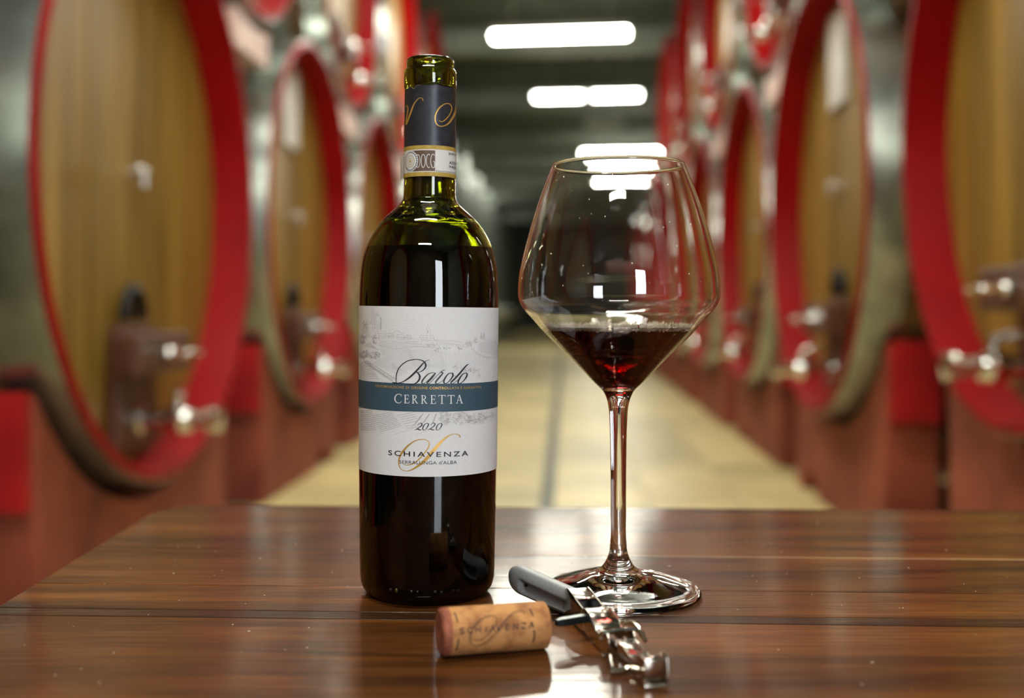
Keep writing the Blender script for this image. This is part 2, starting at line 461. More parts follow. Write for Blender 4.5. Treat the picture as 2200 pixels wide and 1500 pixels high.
for side in (-1, 1):
    sn = 'left' if side < 0 else 'right'
    for i, (u, v, zc, R) in enumerate(lower[side]):
        lab_ = f'large oak cask with red rim, {ORD[i]} of the lower row on the {sn}'
        t = cask(side, u, v, zc, R, lab_, 'oak casks lining the aisle')
        if i == 1: plates.append(t)
        cu = u
        cradle(side, cu, v, zc, R, True, f'brick-red front cradle under the {ORD[i]} lower cask on the {sn}')
        if i < 3: cradle(side, cu, v, zc, R, False, f'rear cradle behind the front one under the {ORD[i]} lower cask on the {sn}')
    for i, (u, v, zc, R) in enumerate(upper[side]):
        cask(side, u, v, zc, R, f'oak cask with red rim, {ORD[i]} of the stacked upper row on the {sn}', 'oak casks lining the aisle')
        # chock wedged between the two casks below and this one
        lw = sorted(lower[side], key=lambda q: abs(q[1] - v))[:2]
        lw.sort(key=lambda q: q[1])
        rr = R * 1.062
        def zlow(y, lw=lw, v=v):
            return max([q[2] + math.sqrt(max((q[3] * 1.062) ** 2 - (v + y - q[1]) ** 2, 0)) if abs(v + y - q[1]) < q[3] * 1.062 else 0 for q in lw])
        ups, lows = [], []
        for k in range(-12, 13):
            y = 0.02 * k
            zu = zc - math.sqrt(rr * rr - y * y) - 0.004; zl = max(zlow(y) + 0.004, zc - rr - 0.13)
            if zu - zl > 0.01: ups.append((y, zu)); lows.append((y, zl))
        if len(ups) > 2:
            ct = MB().prism([(y if side < 0 else -y, z) for y, z in lows + ups[::-1]], 'x', -0.30, -0.02)
            o = obj('chock', ct.mesh('chock'), M['chock'])
            o.location = A(u, v, 0); o.rotation_euler = (0, 0, -TH if side < 0 else PI - TH)
            tag(o, f'pale pinkish chock under the {ORD[i]} upper cask on the {sn}', 'chock', 'pale chocks between the casks')
# casks beside and behind the camera, seen only as reflections in the bottle and the glass
for side, u, v, zc, R, nm in ((-1, -1.29, 1.25, 1.305, 0.95, 'left'), (1, 1.11, 0.85, 1.40, 0.90, 'right'), (-1, -1.29, -1.0, 1.305, 0.95, 'far left')):
    cask(side, u, v, zc, R, f'oak cask mirrored in the bottle, beside the photographer on the {nm}', 'casks mirrored in the bottle')
for t in plates: add_plate(t)
for o in COL.objects:
    if '_plate' in o: del o['_plate']

# ------------------------------------------------------------------ steel tanks at the far left
tank_p = None
def make_tank():
    t = empty('steel_tank')
    r, h0, h1 = 0.85, 0.35, 3.2
    obj('shell', MB().lathe([(0, h0 - 0.12), (r * 0.5, h0 - 0.06), (r, h0), (r, h1), (r * 0.35, h1 + 0.2), (0, h1 + 0.22)], 40).mesh('shell', 'auto'), M['steel'], t)
    for z in (0.55, 1.3, 2.1, 2.85):
        obj('band', MB().lathe([(r, z - 0.05), (r + 0.015, z - 0.05), (r + 0.015, z + 0.05), (r, z + 0.05)], 40).mesh('band', 'auto'), M['hoop'], t)
    obj('top_lid', MB().lathe([(0, h1 + 0.30), (0.18, h1 + 0.30), (0.2, h1 + 0.27), (0.2, h1 + 0.12)], 24).mesh('top_lid', 'auto'), M['steel'], t)
    for k in range(3):
        a = 2 * PI * k / 3
        MB().tube([(0.7 * math.cos(a), 0.7 * math.sin(a), 0), (0.7 * math.cos(a), 0.7 * math.sin(a), h0 + 0.1)], 0.05, 10).build('leg', M['steel'], t, 'auto')
    ht = MB().lathe([(0, 0.10), (0.16, 0.10), (0.2, 0.06), (0.2, 0)], 24, 'x'); ht.v = [(x + r - 0.03, y, z + 0.8) for x, y, z in ht.v]
    obj('hatch', ht.mesh('hatch', 'auto'), M['chrome'], t)
    return t
names = ['first', 'second', 'third', 'fourth', 'fifth', 'sixth', 'seventh', 'eighth', 'ninth', 'tenth']
for i in range(10):
    if tank_p is None: t = tank_p = make_tank()
    else: t = copy_tree(tank_p)
    t.location = A(-2.35, 14.6 + 2.5 * i, 0); t.rotation_euler = (0, 0, -TH)
    tag(t, f'tall grey steel tank, {names[i]} of the row beyond the left casks', 'tank', 'steel tanks at the end of the aisle')

# ------------------------------------------------------------------ table
def wood_mat(name, dark, mid, light, rough=0.5, coat=0.72):
    m = mat(name, mid, rough)
    nt = m.node_tree; N = nt.nodes; L = nt.links; b = N['Principled BSDF']
    tc = N.new('ShaderNodeTexCoord'); oi = N.new('ShaderNodeObjectInfo')
    off = N.new('ShaderNodeVectorMath'); off.operation = 'MULTIPLY_ADD'
    comb = N.new('ShaderNodeCombineXYZ')
    L.new(oi.outputs['Random'], comb.inputs[0]); L.new(oi.outputs['Random'], comb.inputs[1])
    L.new(comb.outputs[0], off.inputs[0]); off.inputs[1].default_value = (7.3, 3.1, 0)
    L.new(tc.outputs['Object'], off.inputs[2])
    def noise(scale, ns, det, dist=0.0):
        mp = N.new('ShaderNodeMapping'); mp.inputs['Scale'].default_value = scale
        L.new(off.outputs[0], mp.inputs['Vector'])
        n = N.new('ShaderNodeTexNoise'); n.inputs['Scale'].default_value = ns; n.inputs['Detail'].default_value = det
        n.inputs['Distortion'].default_value = dist
        L.new(mp.outputs[0], n.inputs['Vector']); return n
    broad = noise((2.0, 16, 1), 1.6, 4, 0.9)
    fine = noise((9, 260, 1), 1.5, 5)
    pores = noise((26, 700, 1), 1.0, 2)
    rp = N.new('ShaderNodeValToRGB'); E_ = rp.color_ramp.elements
    E_[0].position = 0.30; E_[0].color = dark; E_[1].position = 0.72; E_[1].color = light
    e = E_.new(0.5); e.color = mid
    L.new(broad.outputs['Fac'], rp.inputs['Fac'])
    mx = N.new('ShaderNodeMixRGB'); mx.blend_type = 'MULTIPLY'; mx.inputs['Fac'].default_value = 0.75
    r2 = N.new('ShaderNodeValToRGB'); r2.color_ramp.elements[0].position = 0.36; r2.color_ramp.elements[0].color = (0.42, 0.36, 0.32, 1)
    r2.color_ramp.elements[1].position = 0.6; r2.color_ramp.elements[1].color = (1.1, 1.08, 1.05, 1)
    L.new(fine.outputs['Fac'], r2.inputs['Fac']); L.new(rp.outputs[0], mx.inputs[1]); L.new(r2.outputs[0], mx.inputs[2])
    m2 = N.new('ShaderNodeMixRGB'); m2.blend_type = 'MULTIPLY'; m2.inputs['Fac'].default_value = 0.5
    r3 = N.new('ShaderNodeValToRGB'); r3.color_ramp.elements[0].position = 0.38; r3.color_ramp.elements[0].color = (0.35, 0.3, 0.28, 1)
    r3.color_ramp.elements[1].position = 0.46; r3.color_ramp.elements[1].color = (1, 1, 1, 1)
    L.new(pores.outputs['Fac'], r3.inputs['Fac']); L.new(mx.outputs[0], m2.inputs[1]); L.new(r3.outputs[0], m2.inputs[2])
    L.new(m2.outputs[0], b.inputs['Base Color'])
    cw = N.new('ShaderNodeMapRange'); cw.inputs['From Min'].default_value = 0.35; cw.inputs['From Max'].default_value = 0.62
    cw.inputs['To Min'].default_value = 0.5 * coat; cw.inputs['To Max'].default_value = coat
    L.new(fine.outputs['Fac'], cw.inputs['Value']); L.new(cw.outputs[0], b.inputs['Coat Weight'])
    b.inputs['Coat IOR'].default_value = 1.55
    b.inputs['Coat Roughness'].default_value = 0.105
    b.inputs['Specular IOR Level'].default_value = 0.06
    bp = N.new('ShaderNodeBump'); bp.inputs['Strength'].default_value = 0.12; bp.inputs['Distance'].default_value = 0.0006
    L.new(fine.outputs['Fac'], bp.inputs['Height']); L.new(bp.outputs[0], b.inputs['Normal'])
    bp2 = N.new('ShaderNodeBump'); bp2.inputs['Strength'].default_value = 0.07; bp2.inputs['Distance'].default_value = 0.0005
    L.new(fine.outputs['Fac'], bp2.inputs['Height']); L.new(bp2.outputs[0], b.inputs['Coat Normal'])
    return m
M['table'] = wood_mat('varnished_walnut', C(52, 27, 10), C(92, 53, 20), C(122, 74, 31))
M['table_dark'] = wood_mat('varnished_dark_strip', C(42, 24, 13), C(58, 33, 17), C(70, 42, 22))
M['filler'] = mat('joint_filler', C(196, 166, 128), 0.5)
SL = -0.043                                        # the boards run slightly towards the camera on the right
TX, TY = 0.30, 0.50
table = empty('table', (TX, TY, 0))
tag(table, 'varnished brown wooden table with boards, in front of the casks', 'table')
def left_x(Y): return -0.2643 - 0.0204 * (Y - 0.5766)
def pt(x, c): return (x, c + SL * x)               # point on the joint line that crosses X = 0 at depth c
joints = [0.8615, 0.694, 0.6115, 0.5615, 0.5480, 0.415, 0.28, 0.14]
XR = 0.95
for i, (c1, c0) in enumerate(zip(joints[:-1], joints[1:])):
    g = 0.0003
    a = pt(0, c0 + g)[1]
    def corner(c):
        x = -0.26
        for _ in range(5): x = left_x(c + SL * x)
        return (x, c + SL * x)
    p0 = corner(c0 + g); p1 = corner(c1 - g)
    ol = [p0, pt(XR, c0 + g), pt(XR, c1 - g)]
    if i == 0:                                     # rounded far corner
        r = 0.052; q = []
        ux = Vector((1, SL)).normalized(); uy = Vector((0.0204, -1)).normalized()
        P = Vector(p1)
        for k in range(11):
            t = k / 10
            a_, b_ = P + ux * r, P + uy * r
            q.append(tuple(a_ * (1 - t) ** 2 + P * 2 * t * (1 - t) * 1.0 + b_ * t * t))
        ol += q
    else:
        ol.append(p1)
    me = MB().prism([(x - TX, y - TY) for x, y in ol], 'z', TABLE - 0.032, TABLE).mesh('board')
    bevel(me, 0.0005 if i else 0.0007, 2, lambda e: all(v.co.z > TABLE - 0.001 for v in e.verts))
    obj('board', me, M['table_dark'] if i == 3 else M['table'], table)
# pale filler showing in the worn joint on the right
fm = MB()
xs = [0.02 + 0.9 * k / 60 for k in range(61)]
for a, b_ in zip(xs[:-1], xs[1:]):
    h0 = 0.00035 + 0.0006 * min(max((a - 0.10) / 0.3, 0), 1) * (0.6 + 0.4 * random.random())
    y0, y1 = 0.694 + SL * a, 0.694 + SL * b_
    fm.add([(a - TX, y0 - h0 - TY, TABLE + 0.00008), (b_ - TX, y1 - h0 - TY, TABLE + 0.00008), (b_ - TX, y1 + h0 - TY, TABLE + 0.00008), (a - TX, y0 + h0 - TY, TABLE + 0.00008)], [(0, 1, 2, 3)])
fm.build('joint_filler', M['filler'], table)
for x, y in ((-0.20, 0.80), (0.85, 0.74), (-0.19, 0.21), (0.85, 0.17)):
    MB().prism([(x - 0.03 - TX, y - 0.03 - TY), (x + 0.03 - TX, y - 0.03 - TY), (x + 0.03 - TX, y + 0.03 - TY), (x - 0.03 - TX, y + 0.03 - TY)], 'z', 0.0, TABLE - 0.0325).build('leg', M['table_dark'], table)
for (x0, y0), (x1, y1) in (((-0.17, 0.79), (0.82, 0.81)), ((-0.16, 0.19), (0.82, 0.21))):
    MB().box((x0 - TX, y0 - TY, TABLE - 0.11), (x1 - TX, y1 - TY, TABLE - 0.033)).build('apron', M['table_dark'], table)
# dust and crumbs lying on the varnish
M['dust'] = mat('dust', C(214, 204, 186), 0.6)
dm = MB(); rng = random.Random(3)
for k in range(150):
    x, y = rng.uniform(-0.24, 0.33), rng.uniform(0.43, 0.83)
    if -0.09 < x < 0.10 and 0.44 < y < 0.66: continue
    s = rng.uniform(0.00012, 0.00032) * (1.5 if rng.random() < 0.08 else 1)
    dm.sphere((x, y, TABLE + s * 0.5), s, 6, 4, (rng.uniform(0.8, 2), 1, 0.6))
o = dm.build('dust', M['dust'], None, True, 'stuff')
tag(o, 'scattered pale dust specks and crumbs lying on the tabletop', 'dust')

# ------------------------------------------------------------------ tools for lettering on round surfaces
def ray(px, py):
    return Vector((0, 0, CAMZ)), Vector(((px - HX) / F, 1.0, (HY - py) / F))
class Round:
    """round surface about the local z axis of a matrix: finds the angle and height met by a line of sight"""
    def __init__(s, mw, rad):
        s.mi = mw.inverted(); s.rad = rad
    def hit(s, px, py):
        o, d = ray(px, py)
        o = s.mi @ o; d = (s.mi.to_3x3() @ d)
        z = 0.0; r = s.rad(z)
        for _ in range(8):
            a = d.x ** 2 + d.y ** 2; b = o.x * d.x + o.y * d.y; c = o.x ** 2 + o.y ** 2 - r * r
            disc = b * b - a * c
            t = (-b - math.sqrt(disc)) / a if disc > 0 else -b / a
            p = o + d * t; z = p.z; r = s.rad(z)
        return math.atan2(p.x, -p.y), z
    def at(s, th, z, off):
        r = s.rad(z) + off
        return (r * math.sin(th), -r * math.cos(th), z)
class Ink:
    """flat printed shapes collected on a Round"""
    def __init__(s, rnd, off): s.r = rnd; s.off = off; s.b = MB()
    def stroke(s, pts, width, tr=(0, 0, 1), k=8, smooth=True):
        """pts in zoomed pixels, tr = (x origin, y origin, zoom); width a number or a list, in zoomed pixels"""
        wd = width if isinstance(width, (list, tuple)) else [width] * len(pts)
        P = [(p[0], p[1], q) for p, q in zip(pts, wd)]
        P = catmull(P, k) if smooth and len(P) > 2 else P
        P = [(tr[0] + x / tr[2], tr[1] + y / tr[2], max(q, 0.3) / tr[2]) for x, y, q in P]
        V = []
        for i, (x, y, q) in enumerate(P):
            x0, y0, _ = P[max(i - 1, 0)]; x1, y1, _ = P[min(i + 1, len(P) - 1)]
            dx, dy = x1 - x0, y1 - y0; L_ = math.hypot(dx, dy) or 1
            nx, ny = -dy / L_ * q / 2, dx / L_ * q / 2
            V.append(s.r.at(*s.r.hit(x + nx, y + ny), s.off)); V.append(s.r.at(*s.r.hit(x - nx, y - ny), s.off))
        s.b.add(V, [(2 * i, 2 * i + 1, 2 * i + 3, 2 * i + 2) for i in range(len(P) - 1)])
    def patch(s, th0, th1, zf0, zf1, n=48):
        V = []
        for i in range(n + 1):
            t = th0 + (th1 - th0) * i / n
            V.append(s.r.at(t, zf0(t), s.off)); V.append(s.r.at(t, zf1(t), s.off))
        s.b.add(V, [(2 * i, 2 * i + 2, 2 * i + 3, 2 * i + 1) for i in range(n)])
    def text(s, body, left, right, height, tr=(0, 0, 1), spacing=1.0, bold=0.0, shear=0.0):
        """body set from the baseline pixel left to right, cap height in zoomed pixels"""
        cu = bpy.data.curves.new('t', 'FONT'); cu.body = body; cu.space_character = spacing
        cu.offset = bold; cu.shear = shear; cu.resolution_u = 4
        ob = bpy.data.objects.new('t', cu); COL.objects.link(ob)
        dg = bpy.context.evaluated_depsgraph_get()
        me = bpy.data.meshes.new_from_object(ob.evaluated_get(dg))
        bpy.data.objects.remove(ob); bpy.data.curves.remove(cu)
        xs = [v.co.x for v in me.vertices]; x0, x1 = min(xs), max(xs)
        l = s.r.hit(tr[0] + left[0] / tr[2], tr[1] + left[1] / tr[2]); r_ = s.r.hit(tr[0] + right[0] / tr[2], tr[1] + right[1] / tr[2])
        hz = height / tr[2] / 4.15 / 1000 / 0.70
        V = []
        for v in me.vertices:
            f = (v.co.x - x0) / (x1 - x0)
            V.append(s.r.at(l[0] + (r_[0] - l[0]) * f, l[1] + (r_[1] - l[1]) * f + v.co.y * hz, s.off))
        s.b.add(V, [tuple(p.vertices) for p in me.polygons])
        bpy.data.meshes.remove(me)
    def build(s, name, m, parent):
        me = mesh(name, s.b.v, s.b.f, False, False)
        bm = bmesh.new(); bm.from_mesh(me)
        for f in bm.faces:
            c = f.calc_center_median()
            if f.normal.x * c.x + f.normal.y * c.y < 0: f.normal_flip()
        bm.to_mesh(me); bm.free()
        return obj(name, me, m, parent)

# ------------------------------------------------------------------ wine bottle
def glass_mat(name, col, ior=1.5, rough=0.0):
    m = bpy.data.materials.new(name); m.use_nodes = True
    nt = m.node_tree; nt.nodes.clear()
    out = nt.nodes.new('ShaderNodeOutputMaterial'); g = nt.nodes.new('ShaderNodeBsdfGlass')
    g.inputs['Color'].default_value = col; g.inputs['IOR'].default_value = ior; g.inputs['Roughness'].default_value = rough
    nt.links.new(g.outputs[0], out.inputs[0])
    return m
def wine_mat(name, col, dens, ior=1.34):
    m = glass_mat(name, (1, 1, 1, 1), ior)
    nt = m.node_tree
    v = nt.nodes.new('ShaderNodeVolumeAbsorption'); v.inputs['Color'].default_value = col; v.inputs['Density'].default_value = dens
    nt.links.new(v.outputs[0], nt.nodes['Material Output'].inputs['Volume'])
    return m
def tinted_glass(name, col, ior):
    m = bpy.data.materials.new(name); m.use_nodes = True
    nt = m.node_tree; nt.nodes.clear(); N = nt.nodes
    out = N.new('ShaderNodeOutputMaterial'); mx = N.new('ShaderNodeMixShader'); fr = N.new('ShaderNodeFresnel')
    rf = N.new('ShaderNodeBsdfRefraction'); gl = N.new('ShaderNodeBsdfGlossy')
    fr.inputs['IOR'].default_value = ior; rf.inputs['IOR'].default_value = ior; rf.inputs['Color'].default_value = col
    rf.inputs['Roughness'].default_value = 0; gl.inputs['Roughness'].default_value = 0; gl.inputs['Color'].default_value = (1, 1, 1, 1)
    nt.links.new(fr.outputs[0], mx.inputs[0]); nt.links.new(rf.outputs[0], mx.inputs[1]); nt.links.new(gl.outputs[0], mx.inputs[2]); nt.links.new(mx.outputs[0], out.inputs[0])
    return m
M['bottle'] = tinted_glass('green_bottle_glass', (0.45, 0.48, 0.12, 1), 1.52)
M['bottle_wine'] = mat('dark_wine_in_bottle', (0.006, 0.002, 0.003, 1), 0.3, Specular_IOR_Level=0.0)
M['paper'] = noisy(mat('label_paper', rough=0.75), C(222, 221, 224), C(228, 227, 230), nscale=1400, detail=2, bump=0.06)
M['band_blue'] = noisy(mat('label_band_ink', rough=0.6), C(52, 76, 92), C(64, 88, 104), nscale=3000, detail=1)
M['ink'] = mat('black_ink', C(34, 30, 40), 0.5)
M['line'] = mat('grey_drawing_ink', C(176, 173, 173), 0.7)
M['gold'] = mat('gold_foil', C(204, 160, 78), 0.4, 0.35)
M['white_ink'] = mat('white_ink', C(226, 228, 232), 0.6)
M['foil'] = noisy(mat('capsule_foil', rough=0.42, metal=0.25), C(44, 46, 56), C(54, 56, 66), nscale=250, bump=0.03)
M['foil_edge'] = mat('torn_foil_edge', C(205, 205, 205), 0.3, 0.9)
M['seal_gold'] = noisy(mat('seal_gold_paper', rough=0.6), C(176, 144, 62), C(192, 162, 80), nscale=400)
M['seal_brown'] = noisy(mat('seal_brown_ink', rough=0.6), C(92, 72, 60), C(108, 86, 72), nscale=500)
M['seal_white'] = mat('seal_paper', C(226, 222, 222), 0.65)

BD = 0.606
bottle = empty('wine_bottle', ((921.5 - HX) / F * BD - 0.0008, BD, TABLE), (0, 0.0055, 0))
tag(bottle, 'open dark green wine bottle with white label, left of the glass', 'bottle')
bpy.context.view_layer.update()
BM = Matrix.Translation(bottle.location) @ bottle.rotation_euler.to_matrix().to_4x4()
def bz(y): return 0.154 + (HY - y) * BD / F
def br(p): return p * BD / F
sil = [(1240, 142.8), (1225, 144), (1200, 144.6), (1015, 147), (840, 148.2), (660, 148.8), (620, 148), (600, 147), (576, 145), (552, 141), (528, 133.5), (504, 122), (480, 106), (462, 88), (450, 74.5), (440, 64), (430, 57.5), (415, 55.5), (395, 55), (300, 54.6), (196, 54)]
outer = [(0, 0.020), (0.010, 0.019), (0.020, 0.012), (0.0262, 0.003), (0.0285, 0.0006), (0.0300, 0.0), (0.0318, 0.0008), (0.0338, 0.0024), (0.0352, 0.0046)] + [(br(p), bz(y)) for y, p in sil]
lip = [(br(55), bz(192.5)), (br(56), bz(190)), (br(56.2), bz(170)), (br(56), bz(156)), (br(54), bz(152)), (br(51), bz(150)), (br(51), bz(146)), (br(51), bz(136)), (br(50), bz(130)), (br(47), bz(127.5)), (br(42), bz(127)), (0.0096, bz(129))]
def body_r(z):
    """outer radius at a height"""
    for (r0, z0), (r1, z1) in zip(outer[9:-1], outer[10:]):
        if z0 <= z <= z1: return r0 + (r1 - r0) * (z - z0) / (z1 - z0)
    return outer[9][0] if z < outer[9][1] else outer[-1][0]
so = smooth_profile(outer, 6)
inner_src = [(0.0095, bz(135)), (0.0094, bz(300)), (0.0098, bz(420)), (br(57) - 0.004, bz(446)), (br(106) - 0.0036, bz(483)), (br(122) - 0.0034, bz(507)), (br(141) - 0.0032, bz(553)), (br(148.8) - 0.0031, bz(650)), (br(147) - 0.0031, bz(1015)), (br(144) - 0.0033, bz(1230)), (0.0325, 0.0050), (0.0296, 0.0022), (0.0205, 0.0142), (0.010, 0.0216), (0, 0.0226)]
si = smooth_profile(inner_src, 6)
prof = [(max(r, 0), z) for r, z in so] + lip + [(max(r, 0), z) for r, z in si]
MB().lathe(prof, 128).build('bottle_glass', M['bottle'], bottle, True)
WL = bz(535)
wp = [(0, 0.0224)]
for r, z in reversed(si):
    if r > 0.002 and z < WL: wp.append((r + 0.0002, z - (0.0002 if z < 0.03 else 0)))
rw = [r for r, z in si if z >= WL][-1]
wp += [(wp[-1][0] - 0.0003, WL), (0, WL)]
MB().lathe(wp, 96).build('wine', M['bottle_wine'], bottle, 'auto')
# small raised dots near the base
eb = MB(); rb_ = Round(BM, body_r)
for x in (838.5, 851.5, 884, 897, 910, 935, 948, 973, 984):
    yy = 1273 - 4 * (abs(x - 918) / 66) ** 2
    th, z = rb_.hit(x, yy)
    eb.sphere(rb_.at(th, z, -0.0002), 0.0010, 10, 6)
eb.build('embossed_dots', M['bottle'], bottle, True)

# label: slightly slanted on the glass
LT = lambda t: rb_.hit(921, 659.3)[1] - 0.00036 * math.sin(t)
LB = lambda t: rb_.hit(921, 1024.5)[1] - 0.00005 * math.sin(t)
HB = [rb_.hit(921, y)[1] for y in (824.5, 885.0)]
zt, zb = rb_.hit(921, 659.3)[1], rb_.hit(921, 1024.5)[1]
LTH = 1.72
def curved_sheet(name, th0, th1, f0, f1, off, thick, m, parent, n=72):
    V = []
    for i in range(n + 1):
        t = th0 + (th1 - th0) * i / n
        for o_ in (off, off + thick):
            V.append(rb_.at(t, f0(t), o_)); V.append(rb_.at(t, f1(t), o_))
    Fc = []
    for i in range(n):
        a, c = 4 * i, 4 * i + 4
        Fc += [(a + 2, c + 2, c + 3, a + 3), (a, a + 1, c + 1, c), (a, c, c + 2, a + 2), (a + 1, a + 3, c + 3, c + 1)]
    Fc += [(0, 2, 3, 1), (4 * n, 4 * n + 1, 4 * n + 3, 4 * n + 2)]
    return obj(name, mesh(name, V, Fc, 'auto'), m, parent)
label = curved_sheet('label', -LTH, LTH, lambda t: zb - 0.00005 * math.sin(t), lambda t: zt - 0.00036 * math.sin(t), 0.00002, 0.00016, M['paper'], bottle)
ink = Ink(rb_, 0.00024)
ink.patch(-LTH, LTH, lambda t: HB[1] - 0.00015 * math.sin(t), lambda t: HB[0] - 0.0002 * math.sin(t), 72)
ink.build('blue_band', M['band_blue'], label)

Z4, Z5, Z6 = (760, 650, 8.335), (910, 650, 8.335), (760, 810, 6.82)
# --- script lettering
k_ = Ink(rb_, 0.00034)
k_.stroke([(1355, 1025), (1290, 1050), (1230, 1105), (1120, 1230), (1010, 1335), (900, 1412), (810, 1440), (740, 1440), (700, 1434)], [6, 10, 22, 32, 30, 18, 12, 22, 24], Z4)
k_.stroke([(772, 1475), (764, 1400), (770, 1300), (800, 1200), (860, 1122), (950, 1056), (1050, 1026), (1150, 1020), (1240, 1046), (1286, 1100), (1284, 1160), (1240, 1214), (1180, 1244), (1130, 1250)], [8, 14, 16, 16, 16, 16, 14, 12, 18, 28, 26, 18, 10, 8], Z4)
k_.stroke([(1105, 1238), (1150, 1262), (1182, 1312), (1178, 1370), (1140, 1424), (1085, 1458), (1020, 1470), (940, 1455), (860, 1445), (790, 1452)], [8, 22, 32, 32, 24, 16, 12, 10, 10, 8], Z4)
th_, tk = 9, 26
k_.stroke([(212, 1272), (165, 1256), (90, 1278), (15, 1350), (-28, 1420), (-22, 1450), (20, 1444), (90, 1385), (160, 1310), (212, 1262)], [10, 10, 16, 24, 24, 14, 9, 9, 9, 12], Z5)
k_.stroke([(218, 1262), (160, 1335), (85, 1415), (62, 1442), (82, 1456), (130, 1425), (220, 1330), (330, 1225), (375, 1208)], [14, 28, 28, 20, 12, 8, 8, 10, 14], Z5)
k_.stroke([(335, 1222), (310, 1250), (345, 1262), (290, 1330), (225, 1410), (215, 1442), (245, 1455), (300, 1428), (370, 1370)], [10, 18, 20, 28, 28, 20, 12, 8, 8], Z5)
k_.stroke([(512, 1266), (450, 1272), (385, 1350), (360, 1425), (392, 1452), (460, 1405), (515, 1325), (522, 1275), (500, 1262), (520, 1300), (570, 1320)], [10, 16, 28, 28, 14, 16, 26, 20, 10, 8, 8], Z5)
k_.stroke([(806, 1103), (750, 1140), (640, 1272), (545, 1375), (488, 1430), (500, 1455), (545, 1438), (610, 1385)], [8, 22, 30, 30, 24, 12, 8, 8], Z5)
k_.stroke([(768, 1264), (700, 1280), (640, 1360), (612, 1428), (640, 1452), (705, 1408), (765, 1325), (772, 1275), (750, 1260)], [10, 16, 28, 28, 14, 16, 26, 20, 10], Z5)
two = [(938, 706), (958, 682), (990, 676), (1002, 692), (985, 722), (940, 752), (893, 778), (918, 766), (950, 766), (975, 778), (996, 766)]
zero = [(1070, 678), (1040, 695), (1015, 740), (1016, 772), (1036, 778), (1064, 755), (1092, 708), (1090, 682), (1068, 678)]
for dx in (0, 188):
    k_.stroke([(x + dx, y) for x, y in two], [7, 6, 9, 15, 13, 8, 5, 8, 15, 10, 4], Z6, 5)
    k_.stroke([(x + dx + (8 if dx else 0), y) for x, y in zero], [6, 10, 16, 12, 6, 10, 16, 12, 6], Z6, 5)
k_.text('SCHIAVENZA', (512, 1143), (1672, 1152), 72, Z6, 1.35, 0.012)
k_.text("SERRALUNGA d'ALBA", (672, 1268), (1508, 1272), 50, Z6, 1.05)
k_.build('black_lettering', M['ink'], label)
# --- the monogram and the small gilt line
g_ = Ink(rb_, 0.00029)
S_PTS = [(1552, 888), (1545, 855), (1485, 833), (1410, 850), (1320, 912), (1240, 995), (1150, 1098), (1060, 1205), (960, 1292), (860, 1355), (780, 1378), (705, 1358), (666, 1290), (668, 1200), (705, 1118), (775, 1030), (870, 952), (970, 916), (1058, 920), (1104, 968), (1094, 1030), (1040, 1112), (960, 1202), (880, 1266), (800, 1290), (735, 1284)]
S_W = [18, 12, 8, 14, 30, 44, 48, 46, 34, 20, 10, 10, 14, 22, 28, 26, 18, 12, 10, 14, 16, 16, 16, 14, 10, 8]
g_.stroke(S_PTS, S_W, Z6, 7)
g_.build('gilt_monogram', M['gold'], label)
g_ = Ink(rb_, 0.00029)
g_.text('DENOMINAZIONE DI ORIGINE CONTROLLATA E GARANTITA', (325, 146), (1865, 164), 36, Z6, 1.12, 0.012)
g_.build('gilt_lettering', M['gold'], label)
# --- CERRETTA in roman capitals with serifs
c_ = Ink(rb_, 0.00029)
def roman(ch, x0, x1, yb, h):
    W_ = x1 - x0
    def s(pts, wd, sm=False): c_.stroke([(x0 + a * W_, yb - b * h) for a, b in pts], wd, Z6, 6, sm)
    T, t = 15, 7
    if ch == 'C':
        s([(0.95, 0.80), (0.80, 0.96), (0.52, 1.0), (0.22, 0.86), (0.06, 0.5), (0.20, 0.14), (0.52, 0.0), (0.80, 0.04), (0.97, 0.22)], [5, 8, 9, 13, 17, 14, 9, 8, 5], True)
        s([(0.93, 0.98), (0.95, 0.74)], 6)
    if ch == 'E':
        s([(0.22, 0), (0.22, 1)], T); s([(0, 0.02), (0.9, 0.02)], t); s([(0, 0.98), (0.86, 0.98)], t); s([(0.22, 0.52), (0.72, 0.52)], t)
        s([(0.86, 1), (0.86, 0.78)], 6); s([(0.92, 0), (0.96, 0.24)], 6); s([(0.72, 0.64), (0.72, 0.40)], 6)
    if ch == 'R':
        s([(0.22, 0), (0.22, 1)], T); s([(0.02, 0.02), (0.42, 0.02)], t); s([(0.02, 0.98), (0.4, 0.98)], t)
        s([(0.22, 0.97), (0.52, 0.97), (0.70, 0.86), (0.72, 0.70), (0.58, 0.54), (0.22, 0.49)], [7, 8, 12, 14, 9, 7], True)
        s([(0.44, 0.50), (0.85, 0.03), (1.05, 0.02)], [12, 14, 6])
    if ch == 'T':
        s([(0.5, 0), (0.5, 1)], T); s([(0.3, 0.02), (0.7, 0.02)], t); s([(0, 0.97), (1, 0.97)], t + 1)
        s([(0.02, 1), (0.0, 0.78)], 6); s([(0.98, 1), (1.0, 0.78)], 6)
    if ch == 'A':
        s([(0.5, 1.0), (0.88, 0.0)], T); s([(0.5, 1.0), (0.14, 0.0)], t); s([(0.24, 0.36), (0.72, 0.36)], t)
        s([(0, 0.02), (0.3, 0.02)], t); s([(0.7, 0.02), (1.05, 0.02)], t)
for ch, x0, x1, yb, h in (('C', 600, 706, 381, 130), ('E', 740, 818, 385, 122), ('R', 852, 940, 388, 124), ('R', 985, 1075, 391, 124), ('E', 1125, 1204, 393, 126), ('T', 1240, 1342, 393, 128), ('T', 1375, 1472, 391, 126), ('A', 1494, 1592, 387, 124)):
    roman(ch, x0, x1, yb, h)
c_.build('white_lettering', M['white_ink'], label)

